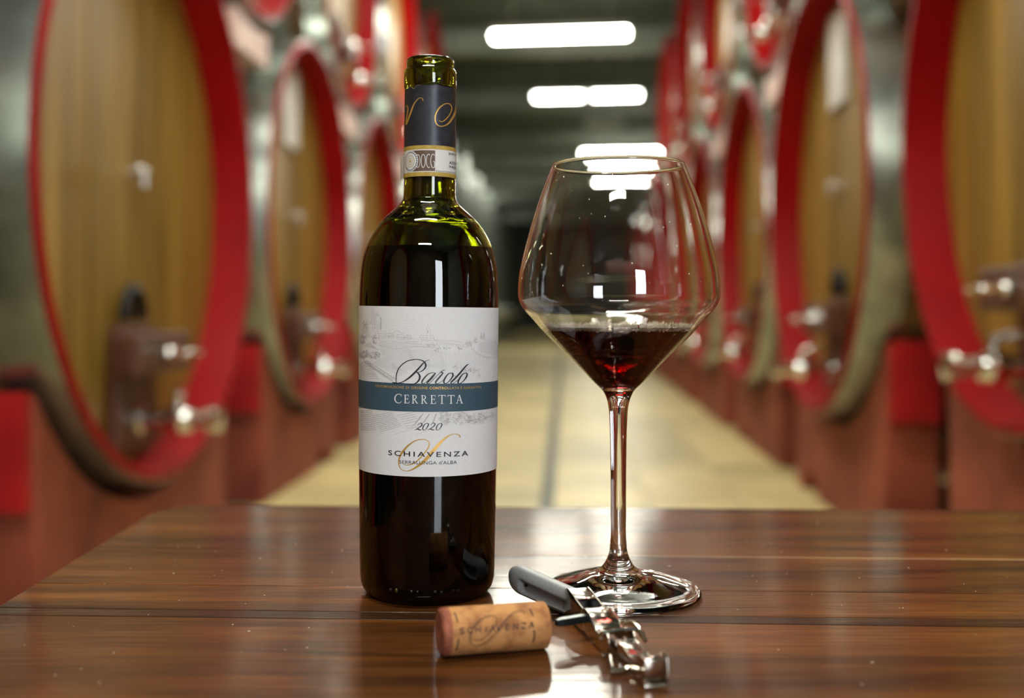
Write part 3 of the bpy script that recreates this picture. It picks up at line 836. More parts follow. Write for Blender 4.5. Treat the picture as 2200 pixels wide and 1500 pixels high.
# --- pen drawing of the hill town and the vineyards
d_ = Ink(rb_, 0.00021)
rg = random.Random(11)
def line(pts, tr, wd=4.5, k=4, sm=True): d_.stroke(pts, wd, tr, k, sm)
def jitter(pts, a): return [(x + rg.uniform(-a, a), y + rg.uniform(-a, a)) for x, y in pts]
def poly(*p, tr=Z4, wd=4.5): line(list(p), tr, wd, 4, False)
# castle with two turrets
poly((350, 120), (350, 150)); poly((328, 182), (350, 150), (376, 182), (328, 182)); poly((334, 185), (334, 212), (370, 212), (370, 185)); poly((332, 215), (332, 345)); poly((366, 215), (366, 345))
poly((428, 160), (428, 175)); poly((402, 205), (428, 175), (456, 205), (402, 205)); poly((408, 208), (408, 235)); poly((450, 208), (450, 235))
poly((384, 262), (405, 236), (455, 236), (498, 268), (384, 262)); poly((386, 265), (386, 345)); poly((494, 270), (494, 490)); poly((486, 272), (486, 490))
poly((296, 380), (330, 346), (376, 382), (296, 380)); poly((384, 365), (425, 330), (478, 365)); poly((340, 385), (340, 480)); poly((380, 370), (380, 470)); poly((470, 370), (470, 485)); poly((440, 400), (440, 480))
poly((400, 375), (400, 395)); poly((412, 375), (412, 395)); poly((455, 390), (455, 408)); poly((360, 480), (395, 440), (430, 480))
for i in range(26): poly((488, 275 + 8 * i), (500, 272 + 8 * i), wd=3.5)
poly((340, 495), (570, 496), (570, 530)); poly((420, 520), (560, 525)); poly((420, 520), (432, 548), (580, 555))
# houses of the town
for x0, x1, y0, y1 in ((150, 235, 555, 600), (250, 410, 545, 575), (440, 560, 555, 600), (570, 720, 548, 580), (770, 900, 580, 620), (620, 740, 555, 600), (900, 1040, 590, 620)):
    poly((x0, y1), (x0 + 12, y0), (x1 - 12, y0 + 3), (x1, y1), (x0, y1))
    poly((x0 + 5, y1), (x0 + 5, y1 + 50)); poly((x1 - 5, y1), (x1 - 5, y1 + 50))
    for k in range(int((x1 - x0) / 26)):
        poly((x0 + 18 + 24 * k, y1 + 12), (x0 + 18 + 24 * k, y1 + 28), wd=8)
        poly((x0 + 18 + 24 * k, y1 + 38), (x0 + 18 + 24 * k, y1 + 52), wd=7)
poly((700, 545), (760, 500), (845, 535), (845, 550)); poly((845, 560), (905, 543), (965, 585)); poly((950, 590), (995, 568), (1035, 618)); poly((740, 585), (765, 572), (800, 575))
for k in range(16): poly((915 + 16 * k, 690), (915 + 16 * k, 712), wd=6)
for k in range(9): poly((915 + 28 * k, 640 + 3 * k), (930 + 28 * k, 628 + 3 * k), (945 + 28 * k, 642 + 3 * k), wd=3.5)
line([(440, 660), (520, 690), (650, 688), (760, 700), (860, 715), (1000, 735), (1120, 740)], Z4)
# church with bell tower and dome
poly((1330, 385), (1330, 425)); poly((1305, 480), (1315, 445), (1330, 425), (1350, 450), (1366, 480)); poly((1305, 480), (1306, 505), (1320, 510), (1322, 690)); poly((1366, 480), (1372, 510), (1370, 690)); poly((1330, 505), (1330, 545), wd=16); poly((1338, 670), (1338, 692), wd=14)
poly((1180, 630), (1195, 588), (1310, 592)); poly((1180, 630), (1310, 632)); poly((1215, 635), (1215, 690)); poly((1195, 720), (1260, 675), (1320, 700))
for k in range(4): poly((1225 + 24 * k, 650), (1225 + 24 * k, 672), wd=7)
line([(125, 600), (160, 595), (185, 630), (190, 690)], Z5); poly((125, 640), (186, 645), tr=Z5); poly((120, 690), (240, 680), tr=Z5)
line([(200, 670), (330, 675), (480, 690), (620, 705), (720, 716)], Z5); line([(190, 690), (330, 700), (470, 730), (620, 750), (740, 752)], Z5, 3)
for k in range(12): line(jitter([(222 + 42 * k, 715 + 5.5 * k), (240 + 42 * k, 712 + 5.5 * k), (248 + 42 * k, 735 + 5.5 * k), (232 + 42 * k, 745 + 5.5 * k)], 4), Z5, 5)
def scribble(x, y, rx, ry, n, tr, wd=4.2, s=16):
    for _ in range(n):
        a = rg.uniform(0, 2 * PI); q = math.sqrt(rg.random())
        cx, cy = x + rx * q * math.cos(a), y + ry * q * math.sin(a)
        a0 = rg.uniform(0, 6)
        line([(cx + s * rg.uniform(0.5, 1) * math.cos(a0 + k * 1.3), cy + s * rg.uniform(0.5, 1) * math.sin(a0 + k * 1.3)) for k in range(4)], tr, wd, 3)
scribble(210, 440, 60, 110, 40, Z4); scribble(170, 660, 45, 90, 40, Z4); scribble(380, 670, 50, 70, 26, Z4)
scribble(200, 930, 85, 80, 70, Z4, 4.6); scribble(380, 940, 100, 70, 62, Z4, 4.6); scribble(90 + 760 - 760, 900, 20, 60, 6, Z4)
scribble(170, 770, 110, 50, 34, Z5, 4); scribble(230, 850, 40, 40, 14, Z5, 4); scribble(380, 820, 120, 20, 16, Z5, 4); scribble(640, 830, 60, 25, 14, Z5, 4); scribble(800, 750, 60, 60, 24, Z5, 4); scribble(940, 680, 40, 50, 14, Z5, 4)
for x in (1030, 1075):
    poly((x, 530), (x, 660), tr=Z5)
    for k in range(9): poly((x - 8 - 2 * k, 560 + 12 * k), (x, 548 + 12 * k), (x + 8 + 2 * k, 560 + 12 * k), tr=Z5, wd=3.6)
poly((750, 720), (775, 690), (910, 690), (925, 720), (835, 722), tr=Z5); poly((755, 725), (755, 790), tr=Z5); poly((835, 725), (835, 780), tr=Z5)
# hill at the right with its road
line([(1090, 668), (1180, 680), (1260, 698), (1335, 722)], Z5); line([(850, 760), (855, 810), (890, 870), (980, 935), (1100, 985), (1200, 1000), (1290, 992)], Z5); line([(900, 815), (900, 850), (960, 905), (1080, 960), (1180, 978), (1270, 972)], Z5)
for k in range(30):
    x = 960 + 13 * k; y0 = 720 - 28 * math.sin(min(k / 18, 1) * PI / 2) + max(0, (k - 12)) * 3; y1 = 860 + 4.2 * k
    line(jitter([(x + 50, y0), (x + 20, (y0 + y1) / 2), (x, y1)], 2), Z5, 2.6, 3)
# vineyard rows
line([(440, 740), (500, 790), (650, 818), (850, 822), (1100, 800), (1300, 800), (1360, 790)], Z4); line([(470, 765), (600, 795), (800, 800), (1050, 792), (1300, 795)], Z4, 3.4)
for k in range(52): line(jitter([(470 + 17 * k, 700 + 0.8 * k), (478 + 17.2 * k, 730 + 0.7 * k), (490 + 17.2 * k, 785 + 0.4 * k)], 2), Z4, 2.6, 3)
for k in range(24):
    x = 480 + 22 * k
    line(jitter([(x, 830), (x + 40, 910), (x + 95, 1000), (x + 120 - 3 * k, 1045)], 2), Z4, 3.0, 4)
for k in range(14):
    y = 830 + 22 * k
    line(jitter([(900 + 14 * k, y), (1100, y + 2 + k), (1330, y - 6 + 2 * k), (1500, y + 8 + 3 * k), (1560 + 8 * k, y + 26 + 2 * k)], 3), Z4, 3.2, 4)
for k in range(22):
    line(jitter([(340 + 24 * k, 1090 + 11 * k), (420 + 23 * k, 1050 + 10 * k), (540 + 20 * k, 985 + 13 * k)], 3), Z4, 3.0, 4)
for k in range(14): line(jitter([(190 + 17 * k, 780 + 4 * k), (240 + 14 * k, 745 + 7 * k), (300 + 11 * k, 715 + 11 * k)], 3), Z4, 3, 3)
for k in range(26):
    x = 300 + 33 * k
    line(jitter([(x, 880), (x + 14, 960), (x + 26, 1040), (x + 34, 1110)], 2), Z5, 3.0, 4)
for k in range(34):
    x = 690 + 20 * k - 0; y = 1050 + rg.uniform(0, 30)
    if x < 690: continue
    line(jitter([(x, y), (x + 4, y + 80), (x - 4, y + 150)], 3), Z4, 2.6, 3)
for k in range(38):
    x = 60 + 33 * k; y = 1090 + rg.uniform(-10, 30)
    line(jitter([(x, y), (x - 8, y + 90), (x - 18, y + 190), (x - 22, min(y + 300, 1430))], 3), Z5, 2.4, 4)
scribble(600, 1150, 70, 50, 18, Z5, 4); scribble(740, 1210, 90, 40, 22, Z5, 4); scribble(900, 1220, 90, 60, 26, Z5, 4); scribble(1000, 1310, 50, 40, 8, Z5, 4)
# bold rows of vines at the lower left
for k in range(22):
    x, y = 190 + 24 * k, 1030 + 16 * k
    line(jitter([(x, y), (x + 14 - k, y + 34), (x + 34 - k * 1.5, y + 68 - k)], 3), Z4, 11, 3)
for k in range(20):
    x, y = 238 + 27 * k, 1040 + 17.5 * k
    line(jitter([(x, y), (x + 16, y + 14 - k * 0.2)], 3), Z4, 10 + 0.8 * k, 2, False)
for k in range(11):
    y = 1060 + 34 * k
    if y < 1400: line(jitter([(122, y + 50), (160, y + 14), (230 + 14 * k, y - 6), (300 + 18 * k, y + 6)], 4), Z4, 7, 4)
# rows and shrubs below the band
def wavy(x0, y0, x1, y1, sag, tr, wd):
    n = max(int(abs(x1 - x0) / 14), 3)
    line([(x0 + (x1 - x0) * k / n, y0 + (y1 - y0) * k / n + sag * math.sin(PI * k / n) + rg.uniform(-4, 4)) for k in range(n + 1)], tr, wd, 2)
for k in range(11): wavy(100 + k, 490 + 28 * k, 270 + 7 * k, 480 + 29 * k, 12, Z6, 7)
for k in range(10): wavy(270 + 13 * k, 570 + 26 * k, 560 + 16 * k, 510 + 22 * k, 6, Z6, 6.5)
for k in range(7): wavy(640 + 24 * k, 560 + 32 * k, 880 + 24 * k, 520 + 26 * k if k < 5 else 560 + 26 * k, 4, Z6, 6)
for k in range(4): line(jitter([(1020 - 30 * k, 530 + 40 * k), (990 - 30 * k, 570 + 40 * k), (960 - 30 * k, 600 + 36 * k)], 5), Z6, 12, 3)
for k in range(9): line(jitter([(1115 - 10 * k, 540 + 14 * k), (1095 - 10 * k, 560 + 14 * k)], 3), Z6, 13, 2, False); line(jitter([(1215 - 6 * k, 535 + 16 * k), (1195 - 6 * k, 555 + 16 * k)], 3), Z6, 11, 2, False)
scribble(1340, 600, 90, 110, 60, Z6, 4, 20); scribble(1560, 610, 150, 90, 70, Z6, 4, 22); scribble(1790, 600, 130, 100, 64, Z6, 4, 22); scribble(1990, 570, 90, 70, 24, Z6, 3.5, 20)
line([(590, 840), (680, 815), (800, 780), (900, 745)], Z6, 3); line([(920, 840), (1030, 800), (1120, 760)], Z6, 3)
d_.build('pen_drawing', M['line'], label)

# ------------------------------------------------------------------ capsule and state seal on the neck
zc0, zc1 = bz(384), bz(193)
nr = lambda z: body_r(z)
cv = []; nseg = 96
def torn(t):
    return zc1 + 0.0006 * math.sin(2.2 * t + 1) + 0.0004 * math.sin(7 * t) - (0.0022 * max(0, 1 - abs(t + 0.62) / 0.16)) + 0.0007 * (t > -0.3) * math.exp(-(t) ** 2)
rows = 8
for i in range(nseg):
    t = -PI + 2 * PI * i / nseg
    fl = 0.00012 * (1 - abs(((t * 9 / PI) % 2) - 1))
    for j in range(rows + 1):
        z = zc0 + (torn(t) - zc0) * j / rows
        r_ = nr(z) + 0.00012 + fl
        cv.append((r_ * math.sin(t), -r_ * math.cos(t), z))
cf = [(i * (rows + 1) + j, ((i + 1) % nseg) * (rows + 1) + j, ((i + 1) % nseg) * (rows + 1) + j + 1, i * (rows + 1) + j + 1) for i in range(nseg) for j in range(rows)]
cap = obj('capsule', mesh('capsule', cv, cf, True), M['foil'], bottle)
ed = MB().tube([Vector(cv[i * (rows + 1) + rows]) * 1.0 for i in range(nseg)] + [cv[rows]], 0.00013, 6, False)
ed.build('torn_edge', M['foil_edge'], cap, True)
neck = Round(BM, lambda z: nr(z) + 0.00025)
Z1 = (740, 100, 4.167); Z7 = (860, 290, 13.636)
g2 = Ink(neck, 0.00012)
g2.stroke([(1003, 525), (985, 600), (945, 672), (900, 708), (852, 712), (818, 682), (814, 620), (848, 552), (900, 514), (942, 516), (960, 552), (944, 604), (908, 650), (872, 674), (845, 660)], [14, 18, 16, 10, 8, 9, 10, 12, 9, 8, 9, 9, 9, 8, 5], Z1, 7)
g2.stroke([(704, 486), (696, 464), (664, 466), (622, 520), (592, 600), (553, 700)], [9, 6, 6, 11, 15, 14], Z1, 7)
g2.stroke([(549, 545), (562, 528), (570, 556), (562, 620), (550, 680)], [4, 6, 8, 9, 6], Z1, 6)
g2.build('gilt_monogram', M['gold'], cap)
# seal strip
zs0, zs1 = neck.hit(928, 378.5)[1], neck.hit(928, 312)[1]
sw = MB(); 
def strip(off, za, zb_, t0=-PI, t1=PI, n=80):
    V = []; 
    for i in range(n + 1):
        t = t0 + (t1 - t0) * i / n
        V.append(neck.at(t, za, off)); V.append(neck.at(t, zb_, off))
    return V, [(2 * i, 2 * i + 2, 2 * i + 3, 2 * i + 1) for i in range(n)]
seal = obj('paper_seal', MB().add(*strip(0.00005, zs0, zs1)).mesh('paper_seal', True), M['seal_white'], bottle)
hz_ = zs1 - zs0
for za, zb_ in ((zs0, zs0 + 0.135 * hz_), (zs1 - 0.13 * hz_, zs1)):
    obj('gold_stripe', MB().add(*strip(0.00010, za, zb_)).mesh('gold_stripe', True), M['seal_gold'], seal)
tl, tr_ = neck.hit(*[860 + 275 / 13.636, 350])[0], neck.hit(860 + 1020 / 13.636, 350)[0]
obj('brown_field', MB().add(*strip(0.00010, zs0 + 0.165 * hz_, zs1 - 0.165 * hz_, tl, tr_, 24)).mesh('brown_field', True), M['seal_brown'], seal)
w_ = Ink(neck, 0.00018)
tcx = neck.hit(860 + 300 / 13.636, 345)[0]
zm = (zs0 + zs1) / 2
dv = []; NA, NQ = 48, 6
for q in range(NQ + 1):
    for k in range(NA):
        a = 2 * PI * k / NA
        dv.append(neck.at(tcx + 0.0052 / 0.0141 * q / NQ * math.cos(a), zm + 0.0056 * q / NQ * math.sin(a), 0.00018))
w_.b.add(dv, [(q * NA + k, (q + 1) * NA + k, (q + 1) * NA + (k + 1) % NA, q * NA + (k + 1) % NA) for q in range(NQ) for k in range(NA)])
w_.stroke([(498, 575), (498, 955)], 16, Z7); w_.stroke([(490, 582), (530, 580), (568, 640), (580, 770), (560, 900), (520, 955), (490, 953)], 16, Z7)
w_.stroke([(675, 565), (630, 620), (615, 760), (630, 900), (672, 955), (715, 900), (732, 760), (718, 620), (675, 565)], 17, Z7)
w_.stroke([(866, 600), (838, 562), (795, 590), (766, 700), (768, 820), (795, 920), (835, 960), (862, 940)], 17, Z7)
w_.stroke([(1003, 610), (965, 562), (920, 600), (893, 720), (900, 850), (930, 940), (970, 962), (1000, 930), (1000, 790), (965, 790)], [16] * 10, Z7)
w_.build('white_lettering', M['white_ink'], seal)
b_ = Ink(neck, 0.00024)
b_.text('BAROLO', (1415, 580), (1640, 638), 72, Z7, 1.0, 0.004)
b_.text('ADH42', (1425, 850), (1690, 905), 84, Z7, 1.25, 0.02)
b_.text('940801', (1415, 965), (1660, 1030), 74, Z7, 1.0, 0.006)
b_.text('Denominazione di Orig', (1040, 1078), (1670, 1165), 50, Z7)
for k in range(26):                                   # ring of tiny lettering round the emblem
    a = 2 * PI * k / 26
    V = [neck.at(tcx + q / 0.0141 * math.cos(a + e_), zm + q * 1.08 * math.sin(a + e_), 0.00026) for q, e_ in ((0.0041, -0.07), (0.0048, -0.07), (0.0048, 0.07), (0.0041, 0.07))]
    b_.b.add(V, [(0, 1, 2, 3)])
b_.build('dark_lettering', M['ink'], seal)
e_ = Ink(neck, 0.00022)
def ring(q0, q1, n=24, sx=1.0, dz=0):
    for k in range(n):
        a0, a1 = 2 * PI * k / n, 2 * PI * (k + 1) / n
        e_.b.add([neck.at(tcx + sx * q / 0.0141 * math.cos(a), zm + dz + q * 1.1 * math.sin(a), 0.00026) for q, a in ((q0, a0), (q1, a0), (q1, a1), (q0, a1))], [(0, 1, 2, 3)])
ring(0.0014, 0.0017)
for k in range(18):                                   # wreath of small leaves round a star
    a = 2 * PI * k / 18
    e_.b.add([neck.at(tcx + q / 0.0141 * math.cos(a + d), zm + q * 1.1 * math.sin(a + d), 0.00026) for q, d in ((0.0023, -0.10), (0.0028, -0.13), (0.0033, 0.06), (0.0026, 0.10))], [(0, 1, 2, 3)])
st = [neck.at(tcx + (0.0012 if k % 2 == 0 else 0.0005) / 0.0141 * math.sin(PI * k / 5), zm + (0.0013 if k % 2 == 0 else 0.0005) * math.cos(PI * k / 5), 0.00026) for k in range(10)]
e_.b.add([neck.at(tcx, zm, 0.00026)] + st, [(0, 1 + k, 1 + (k + 1) % 10) for k in range(10)])
e_.b.add([neck.at(tcx + x / 0.0141, zm + z, 0.00026) for x, z in ((-0.0024, -0.0030), (0.0024, -0.0030), (0.0030, -0.0040), (-0.0030, -0.0040))], [(0, 1, 2, 3)])
e_.build('round_emblem', M['seal_gold'], seal)
fb = MB(); ra = nr(zm) + 0.0003
fb.add([(-ra * 0.98, -0.004, zs0 + 0.001), (-ra - 0.0016, 0.001, zs0 - 0.0008), (-ra - 0.0020, 0.001, zm + 0.003), (-ra * 0.98, -0.004, zm + 0.0045), (-ra * 0.98, -0.0037, zs0 + 0.001), (-ra - 0.0016, 0.0013, zs0 - 0.0008), (-ra - 0.0020, 0.0013, zm + 0.003), (-ra * 0.98, -0.0037, zm + 0.0045)], [(0, 1, 2, 3), (7, 6, 5, 4), (0, 4, 5, 1), (1, 5, 6, 2), (2, 6, 7, 3)])
fb.build('loose_flap', M['seal_white'], seal)

# ------------------------------------------------------------------ wine glass
GD = 0.599
def gz(y): return 0.154 + (HY - y) * GD / F
def gr(p): return p * GD / F
M['crystal'] = glass_mat('clear_crystal', (1, 1, 1, 1), 1.5)
M['wine'] = wine_mat('red_wine', (0.72, 0.02, 0.04, 1), 190)
M['bubble'] = mat('foam_bubble', C(250, 244, 224), 0.05, 0.0, Transmission_Weight=0.8, IOR=1.33)
glass = empty('wine_glass', ((1328.5 - HX) / F * GD, GD, TABLE))
tag(glass, 'stemmed wine glass with some red wine, beside the bottle', 'glass')
go = [(0.0, 0.0068), (0.012, 0.0062), (0.030, 0.0032), (0.0405, 0.0006), (0.0420, 0.0), (0.0436, 0.0004), (0.0441, 0.0016), (0.0432, 0.0030), (0.0385, 0.0048), (0.0275, 0.0086), (0.0165, 0.0118), (0.0098, 0.0140), (0.0086, 0.0152), (gr(27), 0.0180), (gr(20), 0.0225), (gr(17), 0.0290), (gr(16.5), 0.045), (gr(17), 0.070), (gr(19), gz(905)), (gr(20.5), gz(880)), (gr(25), gz(858)), (gr(33), gz(841)), (gr(50), gz(824)), (gr(82.5), gz(790.5)), (gr(124), gz(749)), (gr(163), gz(710)), (gr(186), gz(684)), (gr(205), gz(662)), (gr(214.5), gz(642)), (gr(215.5), gz(618)), (gr(213), gz(590)), (gr(207), gz(560)), (gr(192), gz(500)), (gr(177), gz(450)), (gr(159.5), gz(400)), (gr(142), gz(355))]
gs = smooth_profile(go, 6)
gtop = [(gr(141), gz(352.5)), (gr(139.3), gz(352))]
gi_src = [(gr(138), gz(354)), (gr(156), gz(400)), (gr(173.5), gz(450)), (gr(188.5), gz(500)), (gr(203.5), gz(560)), (gr(209.5), gz(590)), (gr(212), gz(618)), (gr(211), gz(642)), (gr(201), gz(662)), (gr(181.5), gz(684)), (gr(158), gz(710)), (gr(118), gz(749)), (gr(76), gz(790.5)), (gr(50), gz(816)), (gr(36), gz(825)), (gr(18), gz(829)), (0, gz(830))]
gi = smooth_profile(gi_src, 6)
MB().lathe([(max(r, 0), z) for r, z in gs] + gtop + [(max(r, 0), z) for r, z in gi], 144).build('crystal', M['crystal'], glass, True)
wz = gz(703.5)
wprof = [(0, gz(830) - 0.0001)]
for r, z in reversed(gi):
    if r > 0.0005 and z < wz - 0.0003: wprof.append((r + 0.00012, z - 0.0001))
rt = wprof[-1][0] + 0.0003
wprof += [(rt + 0.0001, wz + 0.0006), (rt - 0.0006, wz + 0.0001), (rt - 0.002, wz), (0, wz)]
MB().lathe(wprof, 128).build('wine', M['wine'], glass, True)
fo = MB(); rg2 = random.Random(5)
def rim(z):                                            # inner wall of the bowl at a height
    return gin(z) - 0.0002
def gin(z):
    for (r0, z0), (r1, z1) in zip(gi[:-1], gi[1:]):
        if z1 <= z <= z0: return r0 + (r1 - r0) * (z - z0) / (z1 - z0)
    return gi[0][0]
for k in range(620):                                   # collar of bubbles clinging to the wall
    a = rg2.uniform(0, 2 * PI); back = max(math.sin(a), 0)
    s = rg2.uniform(0.00035, 0.00085)
    dz = rg2.uniform(-0.0006, 0.0005 + 0.0013 * back ** 0.6)
    q = rim(wz + dz) - s - abs(rg2.gauss(0, 0.0010 + 0.0014 * back))
    fo.sphere((q * math.cos(a), q * math.sin(a), wz + dz), s, 8, 6)
for k in range(200):                                   # islands on the surface
    a = PI / 2 + rg2.gauss(0, 0.9); q = rg2.uniform(0.018, rt - 0.003); s = rg2.uniform(0.0004, 0.0010)
    fo.sphere((q * math.cos(a), q * math.sin(a), wz + s * 0.2), s, 8, 6)
for k in range(64):                                    # the row of larger bubbles along the near wall
    a = -PI / 2 + (k - 32) / 32 * 1.45; s = rg2.uniform(0.0006, 0.00105)
    q = rim(wz) - s - 0.0001
    fo.sphere((q * math.cos(a), q * math.sin(a), wz - 0.0002), s, 10, 7)
o = fo.build('foam', M['bubble'], glass, True, 'stuff')
# fine droplets on the inside of the bowl
dr = MB()
def gin(z):
    for (r0, z0), (r1, z1) in zip(gi[:-1], gi[1:]):
        if z1 <= z <= z0: return r0 + (r1 - r0) * (z - z0) / (z1 - z0)
    return gi[0][0]
for k in range(46):
    a = rg2.uniform(PI, 2 * PI); z = rg2.uniform(gz(640), gz(380)); s = rg2.uniform(0.00025, 0.0006)
    q = gin(z)
    dr.sphere((q * math.cos(a), q * math.sin(a), z), s, 8, 6)
dr.build('droplets', M['crystal'], glass, True, 'stuff')

# ------------------------------------------------------------------ cork
M['cork'] = noisy(mat('cork', rough=0.75), C(150, 96, 54), C(196, 140, 84), nscale=160, detail=5, bump=0.35, lo=0.33, hi=0.6)
M['cork_end'] = noisy(mat('wine_stained_cork', rough=0.75), C(120, 58, 44), C(164, 96, 66), nscale=180, detail=5, bump=0.3)
M['cork_ink'] = mat('cork_print', C(44, 28, 24), 0.7)
def onplane(px, py, h):
    o, d = ray(px, py); t = (TABLE + h - o.z) / d.z
    return o + d * t
CR = 0.0104
ca = onplane(943, 1358, CR + 0.0004); cb = onplane(1173, 1342, CR)
ax = (cb - ca); CL = ax.length
zax = ax.normalized(); yax = Vector((0, 0, 1)); yax = (yax - zax * yax.dot(zax)).normalized(); xax = yax.cross(zax)
CM = Matrix.Translation(ca) @ Matrix((xax, yax, zax)).transposed().to_4x4()
cork = empty('wine_cork'); cork.matrix_world = CM
tag(cork, 'used natural wine cork impaled on the corkscrew, stained at one end', 'cork')
cp = [(0, 0.0012), (CR - 0.0012, 0.0), (CR - 0.0002, 0.0008), (CR, 0.002)] + [(CR, 0.002 + (CL - 0.004) * k / 12) for k in range(1, 12)] + [(CR, CL - 0.002), (CR - 0.0002, CL - 0.0007), (CR - 0.0012, CL), (0, CL)]
cbm = MB().lathe(cp[2:-2] + [(CR - 0.0012, CL), (0, CL)], 64)
cbm.build('cork_body', M['cork'], cork, 'auto')
MB().lathe([(0, 0.0003), (CR - 0.0014, 0.0), (CR - 0.0002, 0.0008), (CR + 0.00004, 0.0020), (CR + 0.00004, 0.0042)], 64).build('stained_end', M['cork_end'], cork, 'auto')
crnd = Round(CM, lambda z: CR)
ZK = (900, 1280, 7.333)
ci = Ink(crnd, 0.00006)
SX = lambda x: 800 + (x - 662) * (860 / 893); SY = lambda y, x: 232 + (y - 832) * (562 / 546)
pts = [(SX(x), SY(y, x)) for x, y in S_PTS]
ci.stroke(pts, [11 if w_i < 20 else 16 for w_i in S_W], ZK, 6)
ci.stroke([(x + 26, y + 22) for x, y in pts[2:10]], 7, ZK, 6); ci.stroke([(x + 24, y + 12) for x, y in pts[12:18]], 7, ZK, 6)
# capitals set one by one along the cork
cl = [('S', 640, 560), ('C', 765, 548), ('H', 892, 538), ('I', 1035, 528), ('A', 1122, 520), ('V', 1220, 514), ('E', 1362, 500), ('N', 1482, 490), ('Z', 1612, 474), ('A', 1735, 462)]
GLY = {'S': [[(0.95, 0.85), (0.6, 1), (0.15, 0.85), (0.3, 0.58), (0.75, 0.42), (0.9, 0.15), (0.5, 0), (0.05, 0.14)]], 'C': [[(0.95, 0.82), (0.55, 1), (0.1, 0.7), (0.1, 0.3), (0.55, 0), (0.95, 0.18)]], 'H': [[(0.1, 0), (0.1, 1)], [(0.9, 0), (0.9, 1)], [(0.1, 0.5), (0.9, 0.5)]], 'I': [[(0.3, 0), (0.3, 1)]], 'A': [[(0, 0), (0.5, 1)], [(0.5, 1), (1, 0)], [(0.2, 0.35), (0.8, 0.35)]], 'V': [[(0, 1), (0.5, 0)], [(0.5, 0), (1, 1)]], 'E': [[(0.1, 0), (0.1, 1)], [(0.1, 0.02), (0.9, 0.02)], [(0.1, 0.5), (0.8, 0.5)], [(0.1, 0.98), (0.9, 0.98)]], 'N': [[(0.1, 0), (0.1, 1)], [(0.1, 1), (0.9, 0)], [(0.9, 0), (0.9, 1)]], 'Z': [[(0.05, 0.98), (0.95, 0.98)], [(0.92, 0.98), (0.08, 0.02)], [(0.05, 0.02), (0.95, 0.02)]]}
for ch, x, y in cl:
    for st in GLY[ch]:
        ci.stroke([(x + a * 78, y + 46 - b * 88 - a * 8) for a, b in st], 19, ZK, 5, len(st) > 2)
for p in ([(560, 265), (590, 340), (612, 430)], [(625, 680), (610, 780), (580, 870)], [(1745, 205), (1770, 260), (1800, 325)], [(1800, 548), (1822, 570), (1815, 650), (1795, 745)]):
    ci.stroke(p, 22, ZK, 5)
me = mesh('print', ci.b.v, ci.b.f, False, True)
obj('cork_lettering', me, M['cork_ink'], cork)

# ------------------------------------------------------------------ corkscrew
M['grip'] = noisy(mat('grey_grip_plastic', rough=0.42), C(122, 124, 130), C(132, 134, 140), nscale=600)
M['metal'] = noisy(mat('polished_corkscrew_steel', rough=0.16, metal=1.0), C(186, 178, 168), C(214, 206, 196), nscale=40)
M['worm'] = mat('dark_coated_worm', C(40, 48, 52), 0.28, 0.6)
H0 = Vector((-0.0006, 0.5985)); H1 = Vector((0.0345, 0.5485))
hd = (H1 - H0); HL = hd.length; ha = math.atan2(hd.y, hd.x)
screw = empty('corkscrew', (H0.x, H0.y, TABLE), (0, 0, ha))
tag(screw, "folding waiter's corkscrew with grey handle, lying between cork and glass", 'corkscrew')
# handle, standing on its narrow edge: x along, y thickness, z height
V = []; Fc = []; NS, NR = 64, 56
for i in range(NS + 1):
    s = i / NS; x = HL * s
    e = math.sqrt(max(1 - (1 - min(s / 0.20, 1)) ** 2, 0.0))
    hh = (0.0074 - 0.0006 * s) * (0.06 + 0.94 * e)
    tt = (0.0052 + 0.0003 * math.sin(PI * s)) * (0.05 + 0.95 * e)
    cz = 0.0096 - 0.0018 * s + 0.0012 * (1 - e) + 0.0006 * math.cos(PI * s)
    for j in range(NR):
        a = 2 * PI * j / NR
        cy, sz = math.cos(a), math.sin(a)
        p = 2 / 2.5
        y = tt * math.copysign(abs(cy) ** p, cy); z = hh * math.copysign(abs(sz) ** p, sz)
        if y < 0 and s > 0.20:                        # thumb hollow on the near side
            m1 = min((s - 0.22) / 0.05, 1); m1 = max(m1, 0); m1 = m1 * m1 * (3 - 2 * m1)
            wdt = 0.56 - 0.20 * s
            q = max(0, 1 - ((z / hh + 0.18) / wdt) ** 2)
            y += 0.0025 * m1 * min(q * 1.8, 1)
        V.append((x, y, cz + z))
for i in range(NS):
    for j in range(NR):
        k = (j + 1) % NR
        Fc.append((i * NR + j, (i + 1) * NR + j, (i + 1) * NR + k, i * NR + k))
Fc += [tuple(range(NR)), tuple(NS * NR + j for j in range(NR))[::-1]]
hnd = obj('handle', mesh('handle', V, Fc, True), M['grip'], screw)
MB().tube([(HL * 0.31, -0.0040, 0.0092), (HL * 0.31, -0.0026, 0.0092)], 0.0008, 12).build('pin_hole', M['iron'], hnd)
# steel parts, in their own direction
E0 = Vector((0.0325, 0.5510)); E1 = Vector((0.0585, 0.4500))
ed_ = E1 - E0; EL = ed_.length; ea = math.atan2(ed_.y, ed_.x)
inv = (Matrix.Translation((H0.x, H0.y, 0)) @ Matrix.Rotation(ha, 4, 'Z')).inverted() @ Matrix.Translation((E0.x, E0.y, 0)) @ Matrix.Rotation(ea, 4, 'Z')
def steel(name, b, par=screw, m=None, bev=0.0004, smooth='auto'):
    b.v = [tuple(inv @ Vector(p)) for p in b.v]
    me = b.mesh(name)
    if bev: bevel(me, bev, 2)
    return obj(name, mesh(name, [v.co[:] for v in me.vertices], [tuple(p.vertices) for p in me.polygons], smooth), m or M['metal'], par)
def sm(pts, k=5): return catmull(pts + [pts[0]], k)[:-1]
